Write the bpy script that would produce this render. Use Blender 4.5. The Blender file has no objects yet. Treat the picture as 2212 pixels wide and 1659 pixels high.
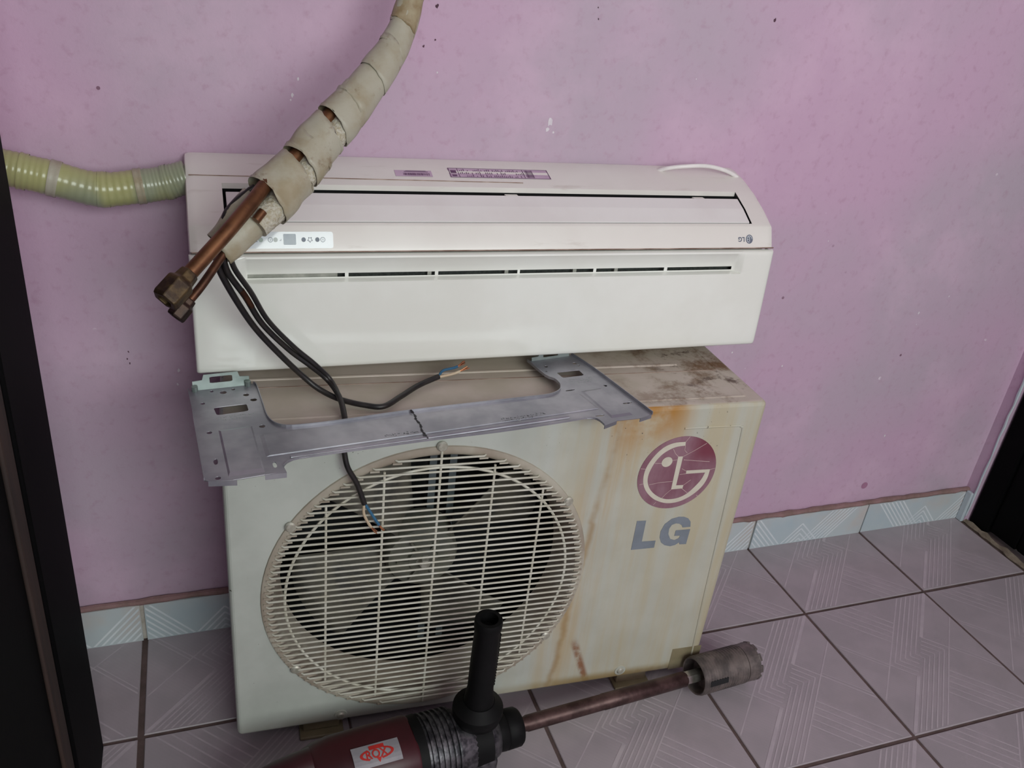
import bpy, bmesh, math, random
from mathutils import Vector, Matrix
random.seed(7)
S = bpy.context.scene
COL = S.collection
PI = math.pi

# ------------------------------------------------------------------ camera
cam_d = bpy.data.cameras.new('camera')
cam = bpy.data.objects.new('camera', cam_d); COL.objects.link(cam)
_R = ((0.9397, -0.3254, 0.1051), (-0.0616, -0.4637, -0.8838), (0.3363, 0.8240, -0.4558))   # right, down, forward
r, d, f = Vector(_R[0]).normalized(), Vector(_R[1]).normalized(), Vector(_R[2]).normalized()
cam.matrix_world = Matrix(((r.x, -d.x, -f.x, -1.1772), (r.y, -d.y, -f.y, -1.2979), (r.z, -d.z, -f.z, 1.2010), (0, 0, 0, 1)))
cam_d.sensor_fit = 'HORIZONTAL'; cam_d.sensor_width = 36.0
cam_d.lens = 1819.75 / 2212 * 36.0
cam_d.clip_start = 0.02
S.camera = cam

# ------------------------------------------------------------------ light
W = bpy.data.worlds.new('world'); S.world = W; W.use_nodes = True
W.node_tree.nodes['Background'].inputs[0].default_value = (0.80, 0.90, 1.0, 1)
W.node_tree.nodes['Background'].inputs[1].default_value = 1.0
def area_light(name, loc, target, sx, sy, power, color):
    L = bpy.data.lights.new(name, 'AREA'); L.shape = 'RECTANGLE'; L.size = sx; L.size_y = sy; L.energy = power; L.color = color
    o = bpy.data.objects.new(name, L); COL.objects.link(o); o.location = loc
    o.rotation_euler = (Vector(target) - Vector(loc)).to_track_quat('-Z', 'Y').to_euler()
    return o
area_light('window_daylight', (-0.35, -2.93, 1.75), (-0.35, 0.0, 1.15), 1.76, 1.06, 47.5, (0.92, 1.0, 0.935))
S.view_settings.view_transform = 'Standard'; S.view_settings.look = 'None'
S.view_settings.gamma = 1.0; S.view_settings.use_curve_mapping = False
S.view_settings.exposure = 0.0

# ------------------------------------------------------------------ helpers
def lin(c):
    return tuple(((v / 255) / 12.92 if v / 255 <= 0.04045 else ((v / 255 + 0.055) / 1.055) ** 2.4) for v in c) + (1,)

class NT:
    """small wrapper that strings shader nodes together"""
    def __init__(s, name):
        s.m = bpy.data.materials.new(name); s.m.use_nodes = True
        s.t = s.m.node_tree; s.b = s.t.nodes['Principled BSDF']
        s.co = s.t.nodes.new('ShaderNodeTexCoord').outputs['Object']
        sp = s.t.nodes.new('ShaderNodeSeparateXYZ'); s.t.links.new(s.co, sp.inputs[0]); s.x, s.y, s.z = sp.outputs
    def put(s, sock, v):
        if hasattr(v, 'is_linked') or hasattr(v, 'links'): s.t.links.new(v, sock)
        else: sock.default_value = v
    def math(s, op, a, b=0.0, c=0.0, clamp=False):
        n = s.t.nodes.new('ShaderNodeMath'); n.operation = op; n.use_clamp = clamp
        s.put(n.inputs[0], a); s.put(n.inputs[1], b)
        if op in ('SMOOTH_MIN', 'MULTIPLY_ADD', 'COMPARE'): s.put(n.inputs[2], c)
        return n.outputs[0]
    def step(s, v, lo, hi, a=0.0, b=1.0):
        n = s.t.nodes.new('ShaderNodeMapRange'); n.interpolation_type = 'SMOOTHSTEP'
        s.put(n.inputs['Value'], v); n.inputs['From Min'].default_value = lo; n.inputs['From Max'].default_value = hi
        n.inputs['To Min'].default_value = a; n.inputs['To Max'].default_value = b
        return n.outputs[0]
    def noise(s, scale, stretch=(1, 1, 1), detail=4.0, rough=0.6, off=(0, 0, 0)):
        mp = s.t.nodes.new('ShaderNodeMapping'); s.t.links.new(s.co, mp.inputs[0]); mp.inputs['Scale'].default_value = stretch; mp.inputs['Location'].default_value = off
        n = s.t.nodes.new('ShaderNodeTexNoise'); s.t.links.new(mp.outputs[0], n.inputs['Vector'])
        n.inputs['Scale'].default_value = scale; n.inputs['Detail'].default_value = detail; n.inputs['Roughness'].default_value = rough
        return n.outputs[0]
    def voronoi(s, scale, off=(0, 0, 0)):
        mp = s.t.nodes.new('ShaderNodeMapping'); s.t.links.new(s.co, mp.inputs[0]); mp.inputs['Location'].default_value = off
        n = s.t.nodes.new('ShaderNodeTexVoronoi'); s.t.links.new(mp.outputs[0], n.inputs['Vector']); n.inputs['Scale'].default_value = scale
        return n.outputs
    def mix(s, fac, a, b):
        n = s.t.nodes.new('ShaderNodeMix'); n.data_type = 'RGBA'
        s.put(n.inputs[0], fac); s.put(n.inputs[6], a); s.put(n.inputs[7], b)
        return n.outputs[2]
    def bump(s, h, strength=0.2, dist=0.001):
        n = s.t.nodes.new('ShaderNodeBump'); s.put(n.inputs['Height'], h); n.inputs['Strength'].default_value = strength; n.inputs['Distance'].default_value = dist
        s.t.links.new(n.outputs[0], s.b.inputs['Normal'])
    def out(s, color, rough=0.5, metal=0.0, coat=0.0, spec=0.5):
        s.put(s.b.inputs['Base Color'], color); s.put(s.b.inputs['Roughness'], rough); s.put(s.b.inputs['Metallic'], metal)
        s.b.inputs['Coat Weight'].default_value = coat; s.b.inputs['Specular IOR Level'].default_value = spec
        return s.m

def pmat(name, c1, c2=None, scale=12, rough=0.5, metal=0.0, bump=0.0, bscale=None, stretch=(1, 1, 1), lo=0.35, hi=0.65, coat=0.0, spec=0.5, bdist=0.001):
    k = NT(name)
    c2 = c2 or tuple(max(0, v * 0.9) for v in c1)
    nz = k.noise(scale, stretch)
    col = k.mix(k.step(nz, lo, hi), lin(c1), lin(c2))
    if bump: k.bump(k.noise(bscale or scale * 8, stretch), bump, bdist)
    return k.out(col, rough, metal, coat, spec)

def mesh(name, verts, faces, fm=None):
    me = bpy.data.meshes.new(name); me.from_pydata([tuple(v) for v in verts], [], [tuple(f) for f in faces]); me.update()
    if fm:
        for p, i in zip(me.polygons, fm): p.material_index = i
    return me

def obj(name, me, mats, parent=None, smooth=False, bevel=0.0, segs=2, angle=30, label=None, cat=None, group=None, kind=None, recalc=True):
    if not isinstance(mats, (list, tuple)): mats = [mats]
    if recalc:
        bm = bmesh.new(); bm.from_mesh(me); bmesh.ops.recalc_face_normals(bm, faces=bm.faces); bm.to_mesh(me); bm.free()
    if not me.materials:
        for m in mats: me.materials.append(m)
    if smooth:
        for p in me.polygons: p.use_smooth = True
        me.set_sharp_from_angle(angle=math.radians(40))
    o = bpy.data.objects.new(name, me); COL.objects.link(o); o.parent = parent
    if bevel:
        b = o.modifiers.new('bevel', 'BEVEL'); b.width = bevel; b.segments = segs; b.limit_method = 'ANGLE'; b.angle_limit = math.radians(angle); b.harden_normals = False
    tag(o, label, cat, group, kind)
    return o

def tag(o, label=None, cat=None, group=None, kind=None):
    if label: o['label'] = label
    if cat: o['category'] = cat
    if group: o['group'] = group
    if kind: o['kind'] = kind
    return o

def thing(name, label, cat, loc=(0, 0, 0), rot=(0, 0, 0), kind=None, group=None):
    o = bpy.data.objects.new(name, None); COL.objects.link(o); o.empty_display_size = 0.05
    o.location = loc; o.rotation_euler = rot
    return tag(o, label, cat, group, kind)

def boxv(x0, x1, y0, y1, z0, z1):
    v = [(x0, y0, z0), (x1, y0, z0), (x1, y1, z0), (x0, y1, z0), (x0, y0, z1), (x1, y0, z1), (x1, y1, z1), (x0, y1, z1)]
    f = [(3, 2, 1, 0), (4, 5, 6, 7), (0, 1, 5, 4), (1, 2, 6, 5), (2, 3, 7, 6), (3, 0, 4, 7)]
    return v, f
def join(*parts):
    V, F = [], []
    for v, f in parts:
        n = len(V); V += list(v); F += [tuple(i + n for i in q) for q in f]
    return V, F
def boxm(name, *a): return mesh(name, *boxv(*a))

def catmull(pts, k=6):
    P = [Vector(p) for p in pts]; P = [P[0] * 2 - P[1]] + P + [P[-1] * 2 - P[-2]]
    out = []
    for i in range(1, len(P) - 2):
        a, b, c, e = P[i - 1:i + 3]
        for j in range(k):
            t = j / k
            out.append(0.5 * ((2 * b) + (c - a) * t + (2 * a - 5 * b + 4 * c - e) * t * t + (3 * b - a - 3 * c + e) * t ** 3))
    out.append(P[-2]); return out

def tubev(pts, rad, n=10, cap=True, squash=1.0, closed=False, jit=0.0):
    P = [Vector(p) for p in pts]; N = len(P)
    if not isinstance(rad, (list, tuple)): rad = [rad] * N
    T = []
    for i in range(N):
        a = P[(i - 1) % N] if (closed or i > 0) else P[i]; b = P[(i + 1) % N] if (closed or i < N - 1) else P[i]
        T.append((b - a).normalized())
    up = Vector((0, 0, 1)) if abs(T[0].z) < 0.9 else Vector((1, 0, 0))
    u = T[0].cross(up).normalized(); V = []; F = []
    for i in range(N):
        u = (u - T[i] * u.dot(T[i])).normalized(); w = T[i].cross(u)
        for j in range(n):
            a = 2 * PI * j / n; q = rad[i] * (1 + (random.uniform(-jit, jit) if jit else 0))
            V.append(P[i] + u * (math.cos(a) * q) + w * (math.sin(a) * q * squash))
    for i in range(N if closed else N - 1):
        for j in range(n):
            i2 = (i + 1) % N
            F.append((i * n + j, i * n + (j + 1) % n, i2 * n + (j + 1) % n, i2 * n + j))
    if cap and not closed: F.append(tuple(range(n - 1, -1, -1))); F.append(tuple((N - 1) * n + j for j in range(n)))
    return V, F

def lathev(prof, n=48, axis='X', closed_prof=False):
    """prof = [(along, radius)]"""
    V, F = [], []
    for a, r_ in prof:
        for j in range(n):
            t = 2 * PI * j / n; c, s = math.cos(t) * r_, math.sin(t) * r_
            V.append({'X': (a, c, s), 'Y': (c, a, s), 'Z': (c, s, a)}[axis])
    m = len(prof)
    for i in range(m if closed_prof else m - 1):
        i2 = (i + 1) % m
        for j in range(n): F.append((i * n + j, i * n + (j + 1) % n, i2 * n + (j + 1) % n, i2 * n + j))
    if not closed_prof: F.append(tuple(range(n - 1, -1, -1))); F.append(tuple((m - 1) * n + j for j in range(n)))
    return V, F

def clip(poly, x0, x1, y0, y1):
    def cut(P, ins, isect):
        out = []
        for i in range(len(P)):
            a, b = P[i - 1], P[i]
            if ins(b):
                if not ins(a): out.append(isect(a, b))
                out.append(b)
            elif ins(a): out.append(isect(a, b))
        return out
    def ix(v): return lambda a, b: (v, a[1] + (b[1] - a[1]) * (v - a[0]) / (b[0] - a[0]))
    def iy(v): return lambda a, b: (a[0] + (b[0] - a[0]) * (v - a[1]) / (b[1] - a[1]), v)
    for ins, isc in ((lambda p: p[0] >= x0, ix(x0)), (lambda p: p[0] <= x1, ix(x1)), (lambda p: p[1] >= y0, iy(y0)), (lambda p: p[1] <= y1, iy(y1))):
        if len(poly) < 3: return []
        poly = cut(poly, ins, isc)
    return poly if len(poly) >= 3 else []

def plate(name, outer, holes, z0, z1):
    """flat plate with holes (2D outlines) between z0 and z1"""
    cu = bpy.data.curves.new(name, 'CURVE'); cu.dimensions = '2D'; cu.fill_mode = 'BOTH'; cu.extrude = (z1 - z0) / 2
    for ring in [outer] + holes:
        sp = cu.splines.new('POLY'); sp.points.add(len(ring) - 1); sp.use_cyclic_u = True
        for p, q in zip(sp.points, ring): p.co = (q[0], q[1], 0, 1)
    o = bpy.data.objects.new(name, cu); COL.objects.link(o)
    me = bpy.data.meshes.new_from_object(o.evaluated_get(bpy.context.evaluated_depsgraph_get()))
    bpy.data.objects.remove(o); bpy.data.curves.remove(cu)
    me.transform(Matrix.Translation((0, 0, (z0 + z1) / 2))); me.name = name
    bm = bmesh.new(); bm.from_mesh(me); bmesh.ops.remove_doubles(bm, verts=bm.verts, dist=1e-5); bm.to_mesh(me); bm.free()
    return me

def textmesh(name, body, size, M, extrude=0.0, bold=0.0, shear=0.0):
    cu = bpy.data.curves.new(name, 'FONT'); cu.body = body; cu.size = size; cu.align_x = 'CENTER'; cu.align_y = 'CENTER'; cu.extrude = extrude; cu.offset = bold; cu.shear = shear; cu.resolution_u = 4
    o = bpy.data.objects.new(name, cu); COL.objects.link(o)
    me = bpy.data.meshes.new_from_object(o.evaluated_get(bpy.context.evaluated_depsgraph_get()))
    bpy.data.objects.remove(o); bpy.data.curves.remove(cu); me.materials.clear()
    me.transform(M); me.name = name; return me

def circle(cx, cy, r_, n=16, a0=0.0): return [(cx + r_ * math.cos(a0 + 2 * PI * i / n), cy + r_ * math.sin(a0 + 2 * PI * i / n)) for i in range(n)]
def seg(a, b, w):
    dx, dy = b[0] - a[0], b[1] - a[1]; L = math.hypot(dx, dy) or 1; nx, ny = -dy / L * w / 2, dx / L * w / 2
    return [(a[0] + nx, a[1] + ny), (b[0] + nx, b[1] + ny), (b[0] - nx, b[1] - ny), (a[0] - nx, a[1] - ny)]

# ------------------------------------------------------------------ materials
def wall_mat():
    k = NT('pink_wall_paint')
    big = k.noise(1.5, detail=3, rough=0.55); mid = k.noise(5.5, detail=5, off=(3, 1, 2)); fine = k.noise(60, detail=3)
    c = k.mix(k.step(big, 0.38, 0.62), lin((200, 166, 192)), lin((187, 169, 185)))
    c = k.mix(k.math('MULTIPLY', k.step(mid, 0.45, 0.72), 0.55), c, lin((212, 182, 204)))
    c = k.mix(k.math('MULTIPLY', k.step(fine, 0.5, 0.8), 0.35), c, lin((168, 126, 150)))
    v = k.voronoi(9.0); ch = k.math('MULTIPLY', k.math('LESS_THAN', v[0], 0.045), k.step(k.noise(3.1, off=(7, 0, 1)), 0.53, 0.56))
    c = k.mix(ch, c, lin((232, 222, 230)))
    v2 = k.voronoi(13.0, (4, 2, 9)); dk = k.math('MULTIPLY', k.math('LESS_THAN', v2[0], 0.04), k.step(k.noise(2.3, off=(1, 5, 3)), 0.56, 0.6))
    c = k.mix(k.math('MULTIPLY', dk, 0.8), c, lin((110, 70, 90)))
    k.bump(k.noise(140, detail=4), 0.25, 0.0015)
    return k.out(c, 0.62, spec=0.35)
M_wall = wall_mat()
M_ceiling = pmat('white_ceiling_paint', (225, 222, 216), (215, 210, 205), 3, rough=0.9)
def tile_mat():
    k = NT('glazed_floor_tile')
    nz = k.noise(7, detail=3)
    c = k.mix(k.step(nz, 0.35, 0.65), lin((168, 158, 164)), lin((158, 150, 155)))
    w = k.t.nodes.new('ShaderNodeTexWave'); w.wave_type = 'BANDS'; w.bands_direction = 'DIAGONAL'; k.t.links.new(k.co, w.inputs[0]); w.inputs['Scale'].default_value = 70; w.inputs['Distortion'].default_value = 0.6
    c = k.mix(k.math('MULTIPLY', w.outputs['Fac'], 0.10), c, lin((150, 142, 148)))
    c = k.mix(k.math('MULTIPLY', k.step(k.noise(3.0, detail=6, off=(2, 2, 0)), 0.5, 0.75), 0.25), c, lin((140, 128, 122)))
    return k.out(c, 0.28, spec=0.4)
M_tile = tile_mat()
M_tileline = pmat('tile_pattern_print', (184, 174, 180), (176, 166, 173), 20, rough=0.25)
def btile_mat():
    k = NT('glazed_skirting_tile')
    c = k.mix(k.step(k.noise(6), 0.35, 0.65), lin((178, 194, 202)), lin((190, 200, 204)))
    c = k.mix(k.math('MULTIPLY', k.step(k.noise(4, off=(3, 0, 0)), 0.52, 0.7), 0.55), c, lin((205, 184, 172)))
    return k.out(c, 0.3)
M_btile = btile_mat()
M_btline = pmat('skirting_pattern_print', (222, 228, 232), (210, 218, 224), 20, rough=0.28)
M_grout = pmat('dirty_brown_grout', (96, 78, 76), (80, 66, 62), 30, rough=0.95, bump=0.5, bscale=200)
M_btgrout = pmat('pale_joint_grout', (186, 180, 172), (160, 150, 140), 30, rough=0.9)
M_rubble = pmat('crumbly_cement', (132, 122, 106), (110, 100, 86), 40, rough=0.95, bump=0.8, bscale=120, bdist=0.003)
M_mortar = pmat('mortar_bead', (150, 118, 118), (128, 104, 98), 22, rough=0.95, bump=0.8, bscale=120, bdist=0.002)
M_black = pmat('black_door_paint', (5, 5, 6), (7, 7, 8), 9, rough=0.6, bump=0.1, bscale=90, spec=0.06)
M_brown = pmat('brown_moulding', (52, 36, 30), (38, 27, 24), 14, rough=0.7, stretch=(6, 6, 0.5))

def cab_mat():
    k = NT('stained_cabinet_enamel')
    s_, z_ = k.x, k.z
    nz = k.noise(10); c = k.mix(k.step(nz, 0.35, 0.65), lin((188, 192, 185)), lin((178, 182, 175)))
    streak = k.noise(26, (1, 1, 0.06), detail=4, off=(1, 0, 0))
    tint = k.math('MULTIPLY', k.step(s_, 0.36, 0.60), k.step(streak, 0.36, 0.66))
    c = k.mix(k.step(s_, 0.40, 0.66, 0.0, 0.34), c, lin((180, 172, 146)))
    c = k.mix(k.math('MULTIPLY', tint, 0.5), c, lin((180, 163, 122)))
    # main rust run
    wob = k.math('MULTIPLY', k.math('SUBTRACT', k.noise(4, (0.1, 0.1, 1.6)), 0.5), 0.06)
    cen = k.math('ADD', k.math('MULTIPLY_ADD', z_, 0.085, 0.532), wob)
    dist = k.math('ABSOLUTE', k.math('SUBTRACT', s_, cen))
    run = k.step(dist, 0.006, 0.060, 1.0, 0.0)
    run = k.math('MULTIPLY', run, k.step(streak, 0.30, 0.62))
    run = k.math('MULTIPLY', run, k.step(z_, 0.02, 0.55, 0.45, 0.95))
    c = k.mix(k.math('MULTIPLY', run, 0.75), c, lin((178, 142, 84)))
    core = k.math('MULTIPLY', k.step(k.math('ABSOLUTE', k.math('SUBTRACT', s_, k.math('SUBTRACT', cen, 0.004))), 0.0, 0.010, 1.0, 0.0), k.step(k.noise(7, (0.2, 0.2, 1), off=(0, 0, 4)), 0.34, 0.60))
    c = k.mix(k.math('MULTIPLY', core, 0.55), c, lin((148, 110, 46)))
    # top edge rust patch
    te = k.math('MULTIPLY', k.step(z_, 0.50, 0.605), k.math('MULTIPLY', k.step(s_, 0.55, 0.60), k.step(s_, 0.66, 0.72, 1.0, 0.0)))
    c = k.mix(k.math('MULTIPLY', te, k.step(k.noise(14, off=(5, 5, 5)), 0.3, 0.6)), c, lin((166, 120, 54)))
    # lower rust streak and foot band
    d2 = k.math('ABSOLUTE', k.math('SUBTRACT', s_, k.math('MULTIPLY_ADD', z_, -0.36, 0.617)))
    lr = k.math('MULTIPLY', k.math('MULTIPLY', k.step(d2, 0.002, 0.011, 1.0, 0.0), k.step(z_, 0.12, 0.15, 1.0, 0.0)), k.step(k.noise(32, off=(0, 3, 0)), 0.30, 0.55))
    c = k.mix(k.math('MULTIPLY', lr, 0.85), c, lin((130, 72, 22)))
    fb = k.math('MULTIPLY', k.step(z_, 0.040, 0.058, 1.0, 0.0), k.step(k.noise(7, off=(2, 0, 0)), 0.30, 0.55))
    fb = k.math('MULTIPLY', fb, k.step(s_, 0.40, 0.60, 0.25, 1.0))
    c = k.mix(k.math('MULTIPLY', fb, 0.85), c, lin((142, 118, 70)))
    # dark specks of dirt
    sp = k.math('MULTIPLY', k.math('GREATER_THAN', k.noise(190, detail=2), 0.70), k.math('MULTIPLY', k.step(z_, 0.47, 0.56), k.step(k.noise(9, off=(4, 4, 1)), 0.46, 0.56)))
    sp2 = k.math('MULTIPLY', k.math('GREATER_THAN', k.noise(150, detail=2, off=(8, 1, 1)), 0.735), k.step(s_, 0.05, 0.10, 1.0, 0.0))
    c = k.mix(k.math('MAXIMUM', sp, sp2), c, lin((66, 62, 52)))
    # top panel: dust and brown blotches
    up = k.step(z_, 0.6045, 0.6058)
    top = k.mix(k.step(k.noise(9, off=(0, 6, 0)), 0.35, 0.65), lin((190, 178, 168)), lin((176, 166, 152)))
    bl = k.math('MULTIPLY', k.step(k.noise(13, detail=6, rough=0.7, off=(3.3, 1, 0)), 0.46, 0.66), k.step(s_, 0.50, 0.74))
    top = k.mix(bl, top, lin((112, 84, 58)))
    bl2 = k.math('MULTIPLY', k.step(k.noise(20, detail=6, rough=0.7, off=(9.3, 1, 0)), 0.55, 0.68), k.step(s_, 0.60, 0.78))
    top = k.mix(bl2, top, lin((74, 48, 34)))
    c = k.mix(up, c, top)
    return k.out(c, 0.45)
M_cab = cab_mat()
M_wire = pmat('grille_wire_enamel', (206, 204, 192), (190, 186, 170), 30, rough=0.5)
M_shroud = pmat('dusty_shroud', (176, 170, 156), (150, 138, 124), 9, rough=0.6)
M_fan = pmat('dusty_fan_plastic', (98, 95, 84), (52, 52, 52), 16, rough=0.6, lo=0.4, hi=0.7)
M_hub = pmat('fan_hub_plastic', (104, 104, 92), (84, 86, 78), 25, rough=0.6)
M_dark = pmat('dark_interior', (14, 15, 18), (20, 20, 22), 10, rough=0.8)
M_coil = pmat('dark_condenser_coil', (18, 20, 24), (28, 30, 31), 80, rough=0.7, stretch=(6, 1, 0.3))
M_motor = pmat('galvanised_bracket', (130, 142, 146), (110, 120, 124), 20, rough=0.4, metal=0.6)
M_screw = pmat('zinc_screw', (206, 204, 194), (170, 166, 152), 60, rough=0.4, metal=0.35)
def emblem_mat():
    k = NT('faded_maroon_sticker')
    c = k.mix(k.step(k.noise(18, (1, 1, 0.5), detail=5), 0.36, 0.66), lin((126, 84, 97)), lin((146, 112, 123)))
    c = k.mix(k.math('MULTIPLY', k.step(k.x, 0.70, 0.735), k.step(k.z, 0.49, 0.52)), c, lin((116, 56, 70)))
    return k.out(c, 0.4)
M_emblem = emblem_mat()
M_emline = pmat('emblem_pale_print', (206, 200, 184), (198, 192, 176), 30, rough=0.45)
M_crack = pmat('sticker_crack', (198, 176, 172), (186, 160, 158), 60, rough=0.6)
M_grayprint = pmat('grey_lettering', (124, 132, 142), (116, 124, 132), 30, rough=0.5)
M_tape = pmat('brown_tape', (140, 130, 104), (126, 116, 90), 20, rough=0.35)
M_ac = pmat('white_glossy_abs', (236, 238, 232), (230, 231, 224), 5, rough=0.16, coat=0.3)
def ac_case_mat():
    k = NT('white_casing_abs')
    c = k.mix(k.step(k.noise(4), 0.35, 0.65), lin((232, 230, 224)), lin((226, 222, 216)))
    d = k.math('MULTIPLY', k.step(k.noise(22, (0.4, 2, 2), detail=6), 0.60, 0.74), 0.28)
    c = k.mix(d, c, lin((150, 128, 110)))
    return k.out(c, 0.3, coat=0.1)
M_case = ac_case_mat()
M_vane = pmat('vane_abs', (230, 228, 226), (224, 220, 218), 6, rough=0.35)
M_seam = pmat('dirty_seam', (120, 92, 78), (180, 160, 148), 18, rough=0.8, stretch=(1, 4, 4))
M_slot = pmat('intake_filter_mesh', (58, 62, 58), (38, 42, 40), 220, rough=0.8)
M_slotlight = pmat('inner_plastic', (186, 186, 176), (150, 152, 142), 40, rough=0.5)
M_disp = pmat('display_panel_plastic', (212, 218, 222), (206, 212, 216), 12, rough=0.12, coat=0.4)
M_screen = pmat('grey_lcd', (150, 160, 168), (138, 148, 158), 40, rough=0.2)
M_dotdark = pmat('dark_blue_button', (74, 84, 104), (66, 76, 96), 90, rough=0.3)
M_dotgrey = pmat('grey_green_button', (136, 150, 142), (124, 140, 132), 90, rough=0.3)
M_dotpale = pmat('pale_grey_button', (178, 186, 182), (168, 176, 172), 90, rough=0.3)
M_icon = pmat('icon_print', (104, 110, 126), (94, 100, 116), 60, rough=0.4)
M_label = pmat('lilac_paper_label', (196, 172, 194), (186, 160, 184), 40, rough=0.6)
M_ink = pmat('purple_grey_ink', (104, 70, 104), (92, 60, 94), 60, rough=0.6)
M_galv = pmat('galvanised_sheet', (172, 171, 178), (138, 139, 147), 11, rough=0.36, metal=0.6, lo=0.3, hi=0.7, bump=0.05, bscale=60)
M_galvlight = pmat('zinc_edge', (150, 162, 158), (126, 140, 135), 20, rough=0.35, metal=0.6)
M_marker = pmat('black_marker_ink', (18, 18, 22), (24, 24, 28), 60, rough=0.6)
def wrap_mat():
    k = NT('dirty_vinyl_wrap')
    c = k.mix(k.step(k.noise(16, detail=5), 0.36, 0.66), lin((172, 168, 152)), lin((152, 140, 114)))
    c = k.mix(k.math('MULTIPLY', k.step(k.noise(38, detail=6, rough=0.7, off=(2, 7, 1)), 0.58, 0.72), 0.6), c, lin((108, 82, 50)))
    k.bump(k.noise(70, detail=4), 0.3, 0.002)
    return k.out(c, 0.42, spec=0.4)
M_wrap = wrap_mat()
M_wrapdark = pmat('brown_stained_wrap', (126, 102, 66), (160, 148, 120), 26, rough=0.5, bump=0.4, bscale=80, bdist=0.002)
def hose_mat():
    k = NT('yellow_green_vinyl_hose')
    band = k.noise(11, (1, 0.1, 0.25), detail=1)
    c = k.mix(k.step(band, 0.45, 0.54), lin((166, 166, 116)), lin((146, 152, 128)))
    c = k.mix(k.math('MULTIPLY', k.step(k.noise(30), 0.55, 0.75), 0.35), c, lin((150, 146, 96)))
    return k.out(c, 0.22, spec=0.5)
M_hose = hose_mat()
M_foam = pmat('white_braided_foam', (204, 200, 186), (176, 166, 142), 260, rough=0.9, bump=1.0, bscale=320, bdist=0.003)
M_copper = pmat('tarnished_copper', (124, 84, 56), (88, 58, 38), 40, rough=0.42, metal=0.7, lo=0.3, hi=0.7)
M_copdark = pmat('dark_tarnished_copper', (96, 62, 44), (68, 44, 33), 50, rough=0.45, metal=0.7)
M_brass = pmat('grimy_brass', (92, 74, 46), (52, 38, 28), 60, rough=0.5, metal=0.6, bump=0.3, bscale=150)
M_brassdark = pmat('blackened_brass', (58, 42, 34), (40, 30, 26), 60, rough=0.45, metal=0.7, bump=0.3, bscale=150)
M_cable = pmat('black_cable_rubber', (24, 23, 25), (36, 32, 30), 60, rough=0.42)
M_blue = pmat('blue_wire', (52, 104, 138), (44, 90, 122), 60, rough=0.4)
M_beige = pmat('beige_wire', (196, 178, 152), (182, 160, 134), 60, rough=0.45)
M_strand = pmat('bare_copper_strand', (176, 122, 88), (140, 90, 62), 200, rough=0.35, metal=0.9)
M_red = pmat('maroon_tool_plastic', (62, 18, 25), (52, 15, 22), 14, rough=0.42, bump=0.1, bscale=200)
M_tool = pmat('black_tool_plastic', (9, 9, 10), (13, 13, 14), 30, rough=0.6, bump=0.1, bscale=220, spec=0.18)
M_cast = pmat('worn_cast_gearcase', (104, 102, 106), (44, 44, 48), 60, rough=0.38, metal=0.7, bump=0.3, bscale=160)
M_rod = pmat('rusty_brown_rod', (92, 70, 68), (62, 44, 42), 30, rough=0.45, metal=0.6, bump=0.3, bscale=90)
M_bit = pmat('dusty_steel_barrel', (128, 118, 114), (92, 86, 84), 34, rough=0.5, metal=0.5, bump=0.3, bscale=140)
M_steel = pmat('bright_steel', (196, 194, 186), (160, 156, 146), 60, rough=0.25, metal=0.9)
M_plate = pmat('silver_name_plate', (160, 158, 162), (146, 144, 150), 40, rough=0.4, metal=0.2)
M_redink = pmat('red_print', (190, 44, 38), (176, 38, 34), 40, rough=0.5)
M_glass = pmat('window_bar_white', (230, 230, 228), (222, 222, 220), 10, rough=0.5)
M_whitecord = pmat('white_cord', (236, 232, 230), (226, 222, 220), 30, rough=0.35)

# ------------------------------------------------------------------ the room
XL, XR, YF, ZC = -1.44, 0.655, -3.0, 2.65
st = dict(kind='structure')
obj('wall_back', boxm('wall_back', XL - .12, XR + .12, 0, .12, 0, ZC), M_wall, **st)
obj('wall_left', boxm('wall_left', XL - .12, XL, YF, 0, 0, ZC), M_wall, **st)
wr = obj('wall_right', mesh('wall_right', *join(boxv(XR, XR + .12, -.03, 0, 0, ZC), boxv(XR, XR + .12, YF, -.93, 0, ZC), boxv(XR, XR + .12, -.93, -.03, 2.12, ZC))), M_wall, **st)
wx0, wx1, wz0, wz1 = -1.25, .55, 1.2, 2.3
obj('wall_front', mesh('wall_front', *join(boxv(XL - .12, wx0, YF - .12, YF, 0, ZC), boxv(wx1, XR + .12, YF - .12, YF, 0, ZC), boxv(wx0, wx1, YF - .12, YF, 0, wz0), boxv(wx0, wx1, YF - .12, YF, wz1, ZC))), M_wall, **st)
obj('ceiling', boxm('ceiling', XL - .12, XR + .12, YF - .12, .12, ZC, ZC + .1), M_ceiling, **st)
win = thing('window_1', None, None, (0, YF - .06, 0), kind='structure')
obj('window_frame', mesh('window_frame', *join(boxv(wx0, wx0 + .05, -.03, .03, wz0, wz1), boxv(wx1 - .05, wx1, -.03, .03, wz0, wz1), boxv(wx0, wx1, -.03, .03, wz0, wz0 + .05), boxv(wx0, wx1, -.03, .03, wz1 - .05, wz1))), M_glass, win)
for i in range(3):
    x = wx0 + (i + 1) * (wx1 - wx0) / 4
    obj('window_bar', boxm('window_bar', x - .015, x + .015, -.02, .02, wz0, wz1), M_glass, win)

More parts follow.
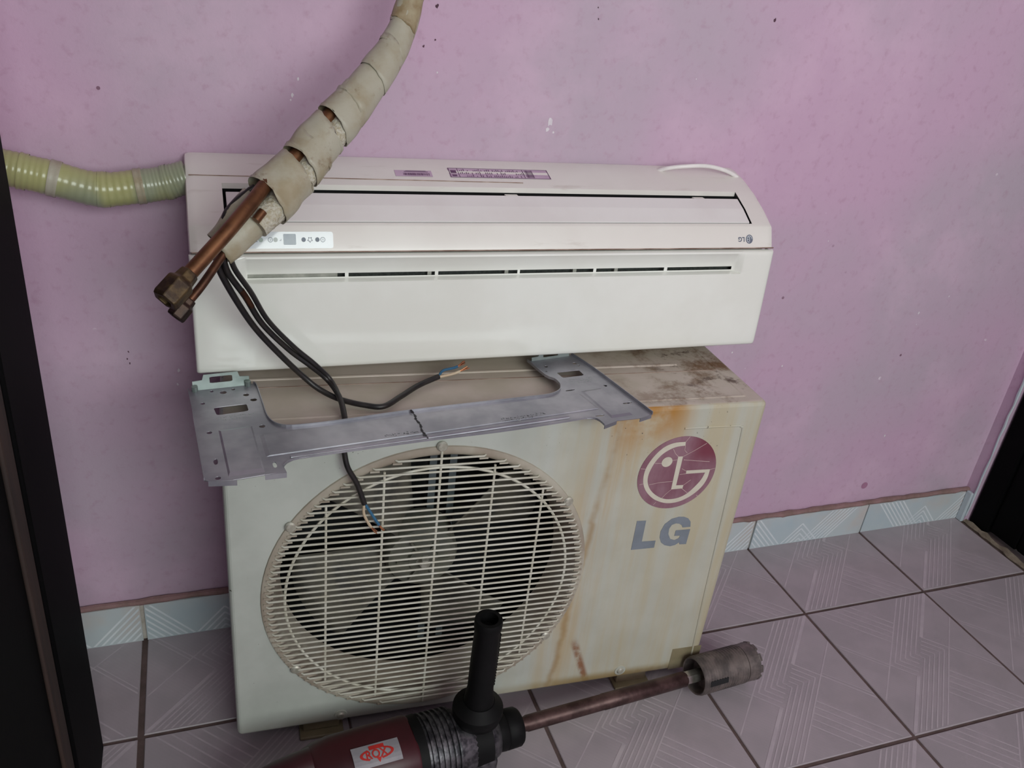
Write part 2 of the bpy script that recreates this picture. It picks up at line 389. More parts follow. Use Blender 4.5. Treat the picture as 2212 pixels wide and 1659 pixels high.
# flaked paint, specks and a smudge on the back wall
M_flake = pmat('bare_plaster_flake', (226, 220, 226), (212, 204, 212), 60, rough=0.8)
M_speck = pmat('dark_speck', (88, 56, 72), (70, 46, 60), 60, rough=0.8)
M_smudge = pmat('smudged_paint', (172, 122, 152), (162, 116, 144), 40, rough=0.7)
wallb = bpy.data.objects['wall_back']
for x, z_, r_, t in [(-0.636, 0.962, 0.0064, 'w'), (-0.639, 0.949, 0.0043, 'w'), (-0.628, 0.945, 0.0021, 'w'), (-1.032, 1.005, 0.0021, 'w'), (-1.041, 0.982, 0.0029, 'w'), (-1.043, 0.975, 0.0014, 'w'), (-0.834, 1.117, 0.0029, 'd'), (-0.579, 1.136, 0.0014, 'd'), (-0.576, 1.12, 0.0014, 'd'), (-0.254, 1.143, 0.0029, 'd'), (-1.294, 0.585, 0.0014, 'd'), (-1.297, 0.573, 0.0014, 'd'), (-1.294, 0.565, 0.0014, 'd'), (0.284, 0.594, 0.0029, 'w'), (0.313, 0.278, 0.0029, 'w'), (-0.041, 0.484, 0.0021, 'w'), (-0.175, 0.523, 0.0021, 'w'), (0.289, 0.566, 0.0014, 'w'), (-1.224, 0.548, 0.0029, 'w'), (-1.227, 0.523, 0.0021, 'w'), (-0.133, 0.484, 0.0014, 'w'), (-0.828, 1.026, 0.0014, 'w'), (-0.382, 1.042, 0.0014, 'w'), (0.305, 0.137, 0.0093, 's'), (0.354, 0.63, 0.0021, 'w'), (-0.014, 0.758, 0.0014, 'w'), (-0.834, 1.071, 0.0014, 'd'), (-0.851, 1.061, 0.0021, 'd')]:
    n = 9; P = [(x + r_ * random.uniform(.45, 1.1) * math.cos(2 * PI * i / n), z_ + r_ * random.uniform(.6, 1.5) * math.sin(2 * PI * i / n)) for i in range(n)] if t != 's' else circle(x, z_, r_, 20)
    obj('paint_flake' if t == 'w' else 'stain_mark', mesh('paint_flake', [(a, -.0004, b) for a, b in P], [tuple(range(len(P)))]), {'w': M_flake, 'd': M_speck, 's': M_smudge}[t], wallb)
# floor: grout bed and separate glazed tiles with the printed diagonal design
T = 0.33; Y1 = -0.234
floor = obj('floor', boxm('floor', XL - .12, XR + .12, YF - .12, .12, -.08, -0.0025), M_grout, **st)
def pattern():
    """design in tile coordinates: s = u + v, t = u - v"""
    L = []
    def st_(s0, t0, s1, t1, w): L.append(seg(((s0 + t0) / 2, (s0 - t0) / 2), ((s1 + t1) / 2, (s1 - t1) / 2), w))
    th, tk = .0085, .021
    for sg in (1, -1):
        def q(s, t): return (s, t) if sg > 0 else (2 - s, -t)
        def ln(s0, t0, s1, t1, w): a, b = q(s0, t0), q(s1, t1); st_(a[0], a[1], b[0], b[1], w)
        ln(.763, .80, .763, -.80, th)
        ln(1.0, 1.0, 1.0, .27, tk)
        ln(1.0, .27, 1.75, .27, th)
        for k in range(1, 6):
            s = .763 + .0395 * k; t = -.27 + .055 * k
            ln(s, 1.2, s, t, th); ln(s, t, 1.0, t, th)
        for t in (.325, .255, .185, .115, .045): ln(.02, t, .763, t, th)
        ln(.30, -.30, .763, -.30, th * .8)
    return L
PAT = pattern()
GR = .0034
def tile_mesh(u0, u1, v0, v1):
    """slab of the tile between u0..u1, v0..v1 (fractions); origin at the tile's full corner; v runs towards -y"""
    g = GR / T
    a, b, c, e = u0 * T + GR, u1 * T - GR, -(v1 * T) + GR, -(v0 * T) - (GR if v0 == 0 else .0005)
    V, F = boxv(a, b, c, e, -.008, 0.0); fm = [0] * 6
    be = .0012
    V[4:8] = [(a + be, c + be, 0), (b - be, c + be, 0), (b - be, e - be, 0), (a + be, e - be, 0)]
    n = len(V); V += [(a, c, -be), (b, c, -be), (b, e, -be), (a, e, -be)]
    F = [(3, 2, 1, 0), (4, 5, 6, 7)]; fm = [0, 0]
    for i in range(4):
        j = (i + 1) % 4; F += [(i, j, n + j, n + i), (n + i, n + j, 4 + j, 4 + i)]; fm += [0, 0]
    for P in PAT:
        P = clip([(x * T, -y * T) for x, y in P], a + .003, b - .003, c + .003, e - .003)
        if P:
            k = len(V); V += [(x, y, .00012 + .000008 * len(fm)) for x, y in P]; F.append(tuple(range(k, k + len(P)))); fm.append(1)
    return mesh('tile', V, F, fm)
_cache = {}
for ci in range(-5, 2):
    for rj in range(0, 10):
        v0 = 1 + Y1 / T if rj == 0 else 0
        u0, u1 = 0, 1
        if ci == -5: u0 = 1 - (-4 * T - XL) / T
        if ci == 1: u1 = (XR - .006 - T) / T
        key = (u0, round(u1, 3), v0)
        if key not in _cache: _cache[key] = tile_mesh(u0, u1, v0, 1)
        yo = Y1 + T - rj * T
        if yo - T < YF: continue
        o = obj('tile', _cache[key], [M_tile, M_tileline], floor)
        o.location = (ci * T + random.uniform(-.0008, .0008) + (.002 if ci == -4 else 0) - (.002 if ci == -5 else 0), yo + random.uniform(-.0006, .0006), random.uniform(-.0005, .0003))

# skirting tiles with a mortar bead on top
bb = thing('baseboard_back', None, None, (0, 0, 0), kind='structure')
BPAT = []
for k in range(7): BPAT.append(seg((.02 + k * .012, .10), (.11 + k * .012, .0), .0035))
for k in range(5): BPAT.append(seg((.125 + k * .014, -.01), (.19, .055 - k * .0145), .0035)); BPAT.append(seg((.19, .055 - k * .0145), (.25 - k * .014, -.01), .0035))
for k in range(6): BPAT.append(seg((.235 + k * .013, -.01), (.33 + k * .013, .095), .0035))
def skirt_mesh(x0, x1, flip, h):
    V, F = boxv(x0, x1, -.0115, -.0005, 0, h); fm = [0] * 6
    for P in BPAT:
        P = [((T - x if flip else x), z) for x, z in P]
        P = clip(P, x0 + .002, x1 - .002, .002, h - .002)
        if P: k = len(V); V += [(x, -.01160 - .00001 * len(fm), z) for x, z in P]; F.append(tuple(range(k, k + len(P)))); fm.append(1)
    return mesh('skirting_tile', V, F, fm)
for ci in range(-5, 2):
    x0 = (XL - ci * T + .001) if ci == -5 else .0025
    x1 = (XR - T - .001) if ci == 1 else T - .0025
    o = obj('skirting_tile', skirt_mesh(x0, x1, ci % 2 == 0, .084 + random.uniform(-.001, .001)), [M_btile, M_btline], bb)
    o.location = (ci * T + (.002 if ci == -4 else 0), random.uniform(-.0012, 0), 0)
bead = [(XL + i * (XR - XL) / 90, -.006 + random.uniform(-.001, .001), .0875 + random.uniform(-.0012, .0012)) for i in range(91)]
obj('mortar_bead', mesh('mortar_bead', *tubev(bead, [.0065 + random.uniform(-.0013, .0013) for _ in bead], 7)), M_mortar, bb, smooth=True)
obj('joint_grout', boxm('joint_grout', XL + .001, XR - .001, -.0075, -.0002, 0, .083), M_btgrout, bb)
bl_ = thing('baseboard_left', None, None, (XL, 0, 0), (0, 0, PI / 2), kind='structure')
for k in range(8):
    o = obj('skirting_tile', skirt_mesh(.0025, T - .0025, k % 2 == 0, .084), [M_btile, M_btline], bl_); o.location = (-.014 - (k + 1) * T, 0, 0)
# right hand side: sliver of skirting and mortar under the black door frame
br = thing('baseboard_right', None, None, (0, 0, 0), kind='structure')
obj('skirting_tile', boxm('skirting_tile', XR - .010, XR, -.029, -.012, 0, .088), M_btile, br, bevel=.002)
rub = [(XR + .004 + random.uniform(-.003, .003), -.02 - i * .0155, .003 + random.uniform(-.002, .002)) for i in range(60)]
obj('mortar_bead', mesh('mortar_bead', *tubev(rub, [.008 + random.uniform(-.003, .003) for _ in rub], 7)), M_rubble, br, smooth=True)
crk = [(XR - .001, -.031 + random.uniform(-.0015, .0015), .02 + i * .03) for i in range(70)]
obj('caulk_line', mesh('caulk_line', *tubev(crk, [.003 + random.uniform(-.0012, .0012) for _ in crk], 6)), M_btile, br, smooth=True)

# black door in the right wall
d2 = thing('door_2', None, None, (XR + .012, -.034, 0), kind='structure')
obj('door_frame', mesh('door_frame', *join(boxv(0, .10, -.055, 0, .004, 2.11), boxv(0, .10, -.892, -.837, .004, 2.11), boxv(0, .10, -.892, 0, 2.05, 2.11))), M_black, d2, bevel=.004)
obj('stile', boxm('stile', .008, .048, -.135, -.058, .012, 2.046), M_black, d2, bevel=.003)
obj('stile', boxm('stile', .008, .048, -.834, -.757, .012, 2.046), M_black, d2, bevel=.003)
obj('rail', boxm('rail', .008, .048, -.757, -.135, .012, .17), M_black, d2, bevel=.008)
obj('rail', boxm('rail', .008, .048, -.757, -.135, .95, 1.06), M_black, d2, bevel=.008)
obj('rail', boxm('rail', .008, .048, -.757, -.135, 1.94, 2.046), M_black, d2, bevel=.008)
obj('panel', boxm('panel', .024, .040, -.757, -.135, .17, .95), M_black, d2)
obj('panel', boxm('panel', .024, .040, -.757, -.135, 1.06, 1.94), M_black, d2)
obj('handle', mesh('handle', *tubev([(.008, -.79, 1.0), (-.03, -.79, 1.0), (-.04, -.78, 1.0), (-.04, -.70, 1.0)], .008, 8)), M_steel, d2, smooth=True)

# open black door leaf folded back along the left wall
d1 = thing('door_1', None, None, (-1.372, -.25, 0), kind='structure')
obj('leaf', boxm('leaf', -.038, -.008, -.80, 0, .012, 2.04), M_black, d1, bevel=.002)
obj('stile', boxm('stile', -.012, 0, -.180, -.001, .013, 2.039), M_black, d1, bevel=.0035)
obj('stile', boxm('stile', -.012, 0, -.799, -.70, .013, 2.039), M_black, d1, bevel=.0035)
obj('moulding', boxm('moulding', -.010, -.003, -.225, -.184, .10, 1.95), M_brown, d1, bevel=.003)  # brown upright strip beside the black stile
obj('moulding', boxm('moulding', -.010, -.003, -.698, -.665, .10, 1.95), M_brown, d1, bevel=.003)
obj('rail', boxm('rail', -.012, 0, -.70, -.180, .013, .10), M_black, d1, bevel=.0035)
obj('rail', boxm('rail', -.012, 0, -.70, -.180, 1.95, 2.039), M_black, d1, bevel=.0035)

# ------------------------------------------------------------------ outdoor unit
YAW = -0.048026
ou = thing('outdoor_unit', 'rust-streaked white outdoor air conditioner unit with round fan grille on tiled floor', 'air conditioner', (-1.1715, -0.2961, 0), (0, 0, YAW))
OW, OD, Z0, Z1 = .832, .285, .030, .606
CX, CZ, CR = .301, .304, .243
def cabinet():
    V, F = boxv(0, OW, 0, OD, Z0, Z1); F.remove((0, 1, 5, 4))
    n = 96; base = len(V)
    V += [(CX + CR * math.cos(2 * PI * i / n), 0, CZ + CR * math.sin(2 * PI * i / n)) for i in range(n)]
    corner = {0: (0, Z0), 1: (OW, Z0), 5: (OW, Z1), 4: (0, Z1)}
    idx = {k: round((math.atan2(z - CZ, x - CX) % (2 * PI)) / (2 * PI) * n) % n for k, (x, z) in corner.items()}
    for a, b in ((0, 1), (1, 5), (5, 4), (4, 0)):
        arc = []; i = idx[b]
        while True:
            arc.append(base + i)
            if i == idx[a]: break
            i = (i - 1) % n
        F.append((a, b) + tuple(arc))
    return mesh('cabinet', V, F)
obj('cabinet', cabinet(), M_cab, ou, bevel=.009, segs=4)
obj('interior_lining', mesh('interior_lining', *boxv(.012, OW - .25, .07, OD - .012, Z0 + .012, Z1 - .012)), M_dark, ou).data.polygons[2].select = True
me = ou.children[-1].data; bm = bmesh.new(); bm.from_mesh(me)
bmesh.ops.delete(bm, geom=[q for q in bm.faces if q.calc_center_median().y < .08], context='FACES'); bm.to_mesh(me); bm.free()
obj('condenser_coil', boxm('condenser_coil', .02, OW - .26, OD - .05, OD - .02, Z0 + .02, Z1 - .02), M_coil, ou)
obj('fan_shroud', mesh('fan_shroud', *lathev([(.0, .2575), (-.0022, .2565), (-.0035, .252), (-.0035, .2475), (-.001, .243), (.004, .240), (.022, .233), (.045, .2275), (.068, .2265), (.069, .229), (.04, .236), (.006, .245)], 96, 'Y', True)), M_shroud, ou, smooth=True).location = (CX, 0, CZ)
# fan
fan = obj('fan', mesh('fan', *lathev([(.058, .0), (.058, .018), (.060, .024), (.066, .026), (.066, .046), (.069, .056), (.078, .0605), (.120, .062), (.120, .0)], 40, 'Y')), M_hub, ou, smooth=True)
fan.location = (CX, 0, CZ)
obj('hub_nut', mesh('hub_nut', *lathev([(.046, .0), (.046, .007), (.048, .009), (.058, .009), (.058, .013), (.062, .013)], 6, 'Y')), M_screw, fan)
for a in range(6):
    t = a * PI / 3
    V, F = boxv(.016, .044, .059, .070, -.0018, .0018)
    o = obj('hub_rib', mesh('hub_rib', V, F), M_hub, fan); o.rotation_euler = (0, -t, 0)
def blade():
    V, F = [], []; nr, na = 7, 11
    for i in range(nr):
        q = i / (nr - 1); r_ = .056 + q * .160
        a0 = math.radians(-17 - 4 * q); a1 = math.radians(21 + 4 * q)
        for j in range(na):
            w = j / (na - 1); a = a0 + (a1 - a0) * w
            rr = r_
            if i == nr - 1: rr = r_ - .018 * abs(2 * w - 1) ** 3
            y = .076 + .052 * (1 - w) + .006 * math.sin(PI * w)
            V.append((rr * math.cos(a), y, rr * math.sin(a)))
    for i in range(nr - 1):
        for j in range(na - 1): F.append((i * na + j, i * na + j + 1, (i + 1) * na + j + 1, (i + 1) * na + j))
    return mesh('blade', V, F)
bl = blade()
for k in range(4):
    o = obj('blade', bl, M_fan, fan, smooth=(k == 0)); o.rotation_euler = (0, -math.radians(116 + 90 * k), 0)
    s = o.modifiers.new('thick', 'SOLIDIFY'); s.thickness = .003
obj('motor_bracket', boxm('motor_bracket', .318, .330, .135, .150, .06, .588), M_motor, ou)
obj('motor_bracket', boxm('motor_bracket', .352, .364, .135, .150, .06, .588), M_motor, ou)
obj('motor', mesh('motor', *lathev([(.122, .03), (.122, .05), (.14, .052), (.19, .052), (.195, .04)], 24, 'Y')), M_dark, ou, smooth=True).location = (CX, 0, CZ)
# grille
def ring(r_, y, wr_): return tubev([(CX + r_ * math.cos(2 * PI * i / 72), y, CZ + r_ * math.sin(2 * PI * i / 72)) for i in range(72)], wr_, 6, closed=True)
gr = obj('grille', mesh('grille', *ring(.2225, -.0028, .0022)), M_wire, ou, smooth=True)
gr['label'] = 'round white wire fan guard'
PITCH = .0111; z = .5436; k = 0
while z > .0625:
    h = math.sqrt(max(0, .2485 ** 2 - (z - CZ) ** 2))
    if h > .05:
        P = [(CX - h, .001, z - .001), (CX - h, -.004, z), (CX - h + .003, -.0068, z), (CX + h - .003, -.0068, z), (CX + h, -.004, z), (CX + h, .001, z - .001)]
        obj('horizontal_wire', mesh('horizontal_wire', *tubev(P, .00165, 6)), M_wire, gr, smooth=True)
        o = obj('wire_clip', boxm('wire_clip', CX - h - .0045, CX - h + .009, -.0050, .0, z - .0068, z - .0042), M_shroud, gr)
        o = obj('wire_clip', boxm('wire_clip', CX + h - .009, CX + h + .0045, -.0050, .0, z - .0068, z - .0042), M_shroud, gr)
    z -= PITCH; k += 1
for xw in (.138, .2195, .301, .3835, .465):
    h = math.sqrt(.236 ** 2 - (xw - CX) ** 2) if abs(xw - CX) > .01 else .252
    obj('vertical_wire', mesh('vertical_wire', *tubev([(xw, -.0035, CZ - h), (xw, -.0042, CZ - h + .01), (xw, -.0042, CZ + h - .01), (xw, -.0035, CZ + h)], .0019, 6)), M_wire, gr, smooth=True)
def screw(x, z, r_, parent, y=0.0):
    s_ = obj('screw', mesh('screw', *lathev([(y + .001, r_), (y - .002, r_), (y - .004, r_ * .75), (y - .0045, 0.0001)], 16, 'Y')), M_screw, parent, smooth=True); s_.location = (x, 0, z)
    return s_
for x, z_ in ((.301, .5625), (.5105, .446), (.089, .443), (.509, .165), (.093, .165)): screw(x, z_, .008, ou, -.003)
for x, z_ in ((.1643, .0446), (.671, .0487)):
    screw(x, z_, .0065, ou)
    obj('screw_washer', mesh('screw_washer', *lathev([(.0005, .011), (-.0012, .0105), (-.0012, .006)], 20, 'Y')), M_cab, ou, smooth=True).location = (x, 0, z_)
# top panel pressings
obj('ridge', mesh('ridge', *tubev([(.03, .139, Z1 - .0012), (.735, .139, Z1 - .0012)], .0032, 8, squash=1.0)), M_cab, ou, smooth=True)
obj('seam', boxm('seam', .004, .80, .1135, .1152, Z1 - .001, Z1 + .0004), M_seam, ou)
obj('ridge', mesh('ridge', *tubev([(.012, .0225, Z1 - .0016), (.80, .0225, Z1 - .0016)], .0030, 8)), M_cab, ou, smooth=True)
obj('ridge', mesh('ridge', *tubev([(.80, .02, Z1 - .0016), (.80, .26, Z1 - .0016)], .0026, 8)), M_cab, ou, smooth=True)
# embossed frame at the right of the front panel
obj('embossed_rib', mesh('embossed_rib', *tubev(catmull([(.69, .0004, .5655), (.775, .0004, .5645), (.792, .0004, .562), (.7965, .0004, .545), (.802, .0004, .40), (.809, .0004, .20), (.8155, .0004, .062)], 8), .0021, 8)), M_cab, ou, smooth=True)
# printed emblem and lettering
ec = (.6945, .4815)
def flat(pts, y): return [(x, y, z_) for x, z_ in pts]
em = obj('emblem', mesh('emblem', flat(circle(ec[0], ec[1], .0693, 64), -.0007) + flat(circle(ec[0], ec[1], .0695, 64), .0), [tuple(range(64))] + [(i, (i + 1) % 64, 64 + (i + 1) % 64, 64 + i) for i in range(64)]), M_emblem, ou, label='cracked maroon round face logo sticker')
ro = [(.6969, .5409), (.6759, .5399), (.6588, .532), (.6449, .5156), (.6363, .4961), (.6352, .4758), (.6406, .458), (.6515, .4431), (.6667, .431), (.6878, .4232), (.7089, .4242), (.7284, .433), (.7447, .4485), (.7524, .4655), (.7540, .4845)]
ri = [(.6977, .5338), (.6807, .5321), (.6637, .5233), (.6523, .51), (.6449, .492), (.6431, .4751), (.6483, .4591), (.6589, .4459), (.6738, .4356), (.6894, .4309), (.7071, .4324), (.7219, .4399), (.735, .4547), (.7422, .4664), (.7462, .4795)]
def sm2(P, k=4): return [(v.x, v.y) for v in catmull([(a, b, 0) for a, b in P], k)]
ro, ri = sm2(ro), sm2(ri)
obj('emblem_ring', mesh('emblem_ring', flat(ro, -.0010) + flat(ri, -.0010), [(i, i + 1, len(ro) + i + 1, len(ro) + i) for i in range(len(ro) - 1)]), M_emline, em)
obj('emblem_bar', mesh('emblem_bar', flat([(.7101, .4855), (.7540, .4845), (.7462, .4787), (.7107, .4790)], -.00105), [(0, 1, 2, 3)]), M_emline, em)
obj('emblem_letter', mesh('emblem_letter', flat([(.6894, .5138), (.698, .5135), (.6977, .4577), (.7112, .4572), (.7107, .4505), (.6900, .4503)], -.0010), [tuple(range(6))]), M_emline, em)
obj('emblem_dot', mesh('emblem_dot', flat(circle(.6714, .5049, .0094, 24), -.0010), [tuple(range(24))]), M_emline, em)
CR_ = [[(.6969, .5409), (.7027, .5504)], [(.6977, .5338), (.6985, .525), (.7041, .5195)], [(.6894, .5138), (.683, .520), (.6774, .529)], [(.698, .5132), (.716, .523), (.7357, .5356)], [(.7094, .4849), (.701, .4899)], [(.7107, .4793), (.6994, .4788)], [(.7526, .4839), (.7628, .4857)], [(.6905, .4503), (.682, .442), (.6765, .4345)], [(.7097, .4505), (.7227, .4398)], [(.7112, .4572), (.7225, .4664)], [(.6482, .4634), (.667, .4662), (.6892, .4662)], [(.6503, .5042), (.6623, .5033)], [(.6805, .5073), (.6891, .5079)], [(.7005, .507), (.725, .503), (.7491, .4998)], [(.627, .4957), (.6358, .4944)], [(.6306, .4647), (.6371, .4661)], [(.6636, .4224), (.6674, .4277)], [(.7396, .4347), (.7437, .4316)]]
V, F = [], []
for L in CR_:
    for a, b in zip(L, L[1:]):
        k = len(V); V += flat(seg(a, b, .0009), -.00115); F.append((k, k + 1, k + 2, k + 3))
obj('sticker_cracks', mesh('sticker_cracks', V, F), M_crack, em)
Lb = [(.6406, .3915), (.6573, .3905), (.6577, .3470), (.6835, .3462), (.6835, .3314), (.6408, .3318)]
Gb = [(.7443, .3685), (.7421, .3796), (.7363, .3867), (.7279, .3907), (.7175, .392), (.7049, .3891), (.6937, .3793), (.6892, .365), (.69, .3518), (.695, .3408), (.7031, .3341), (.7139, .3307), (.7229, .3323), (.7298, .3372), (.7312, .3327), (.744, .3317), (.7451, .3633), (.7179, .3636), (.7174, .3523), (.7289, .3514), (.7267, .346), (.7198, .343), (.7111, .3463), (.705, .3575), (.7042, .3688), (.7076, .3763), (.7146, .3788), (.7216, .3773), (.7266, .3738), (.7294, .3686)]
for P in (Lb, Gb): obj('letter', mesh('letter', flat(P, -.0006) + flat(P, 0), [tuple(range(len(P)))] + [(i, (i + 1) % len(P), len(P) + (i + 1) % len(P), len(P) + i) for i in range(len(P))]), M_grayprint, ou)
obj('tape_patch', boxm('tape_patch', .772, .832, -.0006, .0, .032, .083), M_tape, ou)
# feet
def foot(x0, x1):
    return mesh('foot', *join(boxv(x0, x1, -.004, OD + .0, 0, .006), boxv(x0 + .006, x1 - .006, .01, OD - .01, .006, Z0)))
for x0 in (.098, .668): obj('foot', foot(x0, x0 + .072), M_tape, ou, bevel=.002)

# ------------------------------------------------------------------ indoor unit, upside down on top
AX0, AX1 = -1.193, -.279
iu = thing('indoor_unit', 'white split air conditioner indoor unit lying upside down on the outdoor unit', 'air conditioner', (0, 0, 0))
PRF = [(-.1700, .8045), (-.1735, .8068), (-.1605, .8375), (-.1585, .8395), (-.155, .8415), (-.128, .858), (-.105, .869), (-.089, .8765), (-.080, .8795), (-.05, .890), (-.02, .897), (-.008, .898), (-.003, .893), (-.003, .62), (-.014, .609), (-.115, .609), (-.148, .626), (-.150, .641), (-.150, .7995)]
def casing():
    xs = [AX0 + .006, AX0 + .002, AX0, ] ; n = len(PRF)
    cy = sum(p[0] for p in PRF) / n; cz = sum(p[1] for p in PRF) / n
    cols = [(AX0 + .0, .94), (AX0 + .0015, .975), (AX0 + .006, .994), (AX0 + .012, 1), (-1.146, 1), (-.3185, 1), (AX1 - .012, 1), (AX1 - .006, .994), (AX1 - .0015, .975), (AX1, .94)]
    V, F = [], []
    for x, s_ in cols:
        ins = (1 - s_) * .10
        for y, z_ in PRF:
            dy, dz = cy - y, cz - z_; L = math.hypot(dy, dz)
            V.append((x, y + dy / L * ins, z_ + dz / L * ins))
    for c in range(len(cols) - 1):
        for i in range(n):
            if c == 4 and 4 <= i <= 6: continue
            j = (i + 1) % n
            F.append((c * n + i, c * n + j, (c + 1) * n + j, (c + 1) * n + i))
    F.append(tuple(range(n))); F.append(tuple((len(cols) - 1) * n + i for i in range(n - 1, -1, -1)))
    return mesh('casing', V, F)
obj('casing', casing(), M_case, iu, smooth=True)
ox0, ox1 = -1.146, -.3185
def duct():
    # open box behind the outlet
    P = [(-.155, .8415), (-.089, .8765), (-.089, .8688), (-.075, .846), (-.120, .815)]
    V = [(ox0, y, z_) for y, z_ in P] + [(ox1, y, z_) for y, z_ in P]; n = 5
    F = [(1, 2, n + 2, n + 1), (2, 3, n + 3, n + 2), (3, 4, n + 4, n + 3), (4, 0, n, n + 4), (0, 1, 2, 3, 4), (n + 4, n + 3, n + 2, n + 1, n)]
    return mesh('outlet_duct', V, F, [0, 1, 1, 1, 1, 1])  # walls past the pale rim coloured dark to stand for shade inside
obj('outlet_duct', duct(), [M_case, M_dark], iu, recalc=False)
def vane():
    P = [(-.1535, .8432), (-.128, .8588), (-.1055, .8692), (-.1045, .8665), (-.127, .8560), (-.1525, .8405)]
    V = [(ox0 + .004, y, z_) for y, z_ in P] + [(ox1 - .004, y, z_) for y, z_ in P]; n = 6
    F = [(i, (i + 1) % n, n + (i + 1) % n, n + i) for i in range(n)] + [tuple(range(n)), tuple(range(2 * n - 1, n - 1, -1))]
    return mesh('air_vane', V, F)
obj('air_vane', vane(), M_vane, iu, bevel=.0008)
for a, b in ((-1.00, -.864), (-.842, -.617), (-.597, -.395), (-.375, -.325)):
    obj('inner_deflector', boxm('inner_deflector', a, b, -.0985, -.0925, .858, .8645), M_slotlight, iu)
for xp in (-.725, -.393): obj('vane_hinge', boxm('vane_hinge', xp - .010, xp + .010, -.101, -.0925, .860, .8675), M_case, iu)
# front panel with scooped intake and slots
FP = [(-.1870, .635), (-.1855, .68), (-.182, .74), (-.1785, .80)]
def fy(z_):
    for (y0, a), (y1, b) in zip(FP, FP[1:]):
        if z_ <= b: return y0 + (y1 - y0) * (z_ - a) / (b - a)
    return FP[-1][0]
SLOT = [(-1.121, -.989), (-.984, -.858), (-.853, -.729), (-.725, -.602), (-.597, -.476), (-.470, -.348)]
def panel():
    xs = {AX0 - .001, AX0 + .0008, AX0 + .004, AX1 + .002, AX1 - .0005, AX1 - .004, -1.133, -1.130, -1.124, -1.1215, -.334, -.3365, -.343, -.3475}
    for a, b in SLOT: xs |= {a, b}
    xs |= {AX0 + .03 * i for i in range(1, 31) if AX0 + .03 * i < AX1 - .01}
    xs = sorted(xs)
    zs = [.6335, .6345, .637, .642, .66, .69, .72, .745, .758, .7635, .7655, .7670, .7725, .780, .788, .794, .798, .8005, .8025]
    def rec(x, z_):
        e = min(1, max(0, (x + 1.133) / .0115)) * min(1, max(0, (-.334 - x) / .0135)); e = e * e * (3 - 2 * e)
        if z_ < .7655 or z_ > .798: return 0
        return e * .0125 * min(1, max(0, (.7985 - z_) / .0265)) ** 0.8
    V, F = [], []; m = len(zs)
    for x in xs:
        ed = .004 if x < AX0 or x > AX1 + .001 else (.0012 if (x < AX0 + .002 or x > AX1 - .001) else 0)
        for i, z_ in enumerate(zs):
            zz = z_ + (0.0035 if z_ < .634 else 0) * 0
            y = fy(max(.635, min(.80, z_))) + ed + rec(x, z_)
            if z_ < .634: y += .005
            elif z_ < .6349: y += .0024
            elif z_ < .638: y += .0006
            if z_ > .802: y += .0045
            elif z_ > .80: y += .001
            V.append((x, y, zz))
    for c in range(len(xs) - 1):
        for i in range(m - 1):
            if abs(zs[i] - .7670) < 1e-6 and any(a - 1e-6 <= xs[c] and xs[c + 1] <= b + 1e-6 for a, b in SLOT): continue
            F.append((c * m + i, (c + 1) * m + i, (c + 1) * m + i + 1, c * m + i + 1))
    # rim back to the casing
    n0 = len(V); R_ = [c * m for c in range(len(xs))] + [(len(xs) - 1) * m + i for i in range(1, m)] + [c * m + m - 1 for c in range(len(xs) - 2, -1, -1)] + [i for i in range(m - 2, 0, -1)]
    for i in R_: V.append((V[i][0], -.1505 if V[i][2] < .80 else -.1695, min(.8035, max(.6405, V[i][2]))))
    k = len(R_)
    for i in range(k): F.append((R_[i], n0 + i, n0 + (i + 1) % k, R_[(i + 1) % k]))
    return mesh('front_panel', V, F)
obj('front_panel', panel(), M_ac, iu, smooth=True)
obj('intake_filter', boxm('intake_filter', -1.0, -.34, -.1560, -.1535, .752, .786), M_slot, iu)
obj('filter_cover', boxm('filter_cover', -1.125, -.999, -.1640, -.1620, .758, .7765), M_slotlight, iu)
for x in (-.865, -.745, -.632, -.560): obj('filter_tab', boxm('filter_tab', x - .003, x + .003, -.1635, -.1565, .758, .778), M_slotlight, iu)
obj('seam', mesh('seam', *tubev([(-1.188, -.0725, .8824), (-1.07, -.0735, .8822), (-.90, -.0745, .8817), (-.70, -.076, .8812)], .0008, 5)), M_seam, iu)
obj('seam', mesh('seam', *tubev([(-1.19, -.1738, .8062), (AX1 + .0, -.1738, .8062)], .0010, 5)), M_seam, iu)
# display strip on the sloping band between the two creases
nb = Vector((0, -(.8375 - .8068), (-.1605 + .1735))).normalized()   # outward normal of the band
def band(x, z_, off=.0): 
    t = (z_ - .8068) / (.8375 - .8068); y = -.1735 + t * .013
    return Vector((x, y, z_)) + nb * off
def bandplate(name, pts, off, m, parent, base=0.0):
    n = len(pts); V = [band(x, z_, off) for x, z_ in pts] + [band(x, z_, base) for x, z_ in pts]
    F = [tuple(range(n))] + [(i, (i + 1) % n, n + (i + 1) % n, n + i) for i in range(n)]
    return obj(name, mesh(name, V, F), m, parent)
def rrect(x0, x1, z0, z1, r_, k=4):
    P = []
    for cx, cz, a0 in ((x1 - r_, z1 - r_, 0), (x0 + r_, z1 - r_, 90), (x0 + r_, z0 + r_, 180), (x1 - r_, z0 + r_, 270)):
        P += [(cx + r_ * math.cos(math.radians(a0 + 90 * i / k)), cz + r_ * math.sin(math.radians(a0 + 90 * i / k))) for i in range(k + 1)]
    return P
dp = bandplate('display_panel', rrect(-1.150, -1.006, .8105, .8312, .003), .0008, M_disp, iu)
bandplate('screen', rrect(-1.0725, -1.0560, .8150, .8285, .0012), .0012, M_screen, dp, .0008)
px = lambda p: -1.113 + (p - 545) * .000616
ZB = .8213
for p, m in ((563, M_dotgrey), (594, M_dotpale), (654, M_dotdark), (684, M_dotdark)): bandplate('button', circle(px(p), ZB, .0029, 16), .0014, m, dp, .0008)
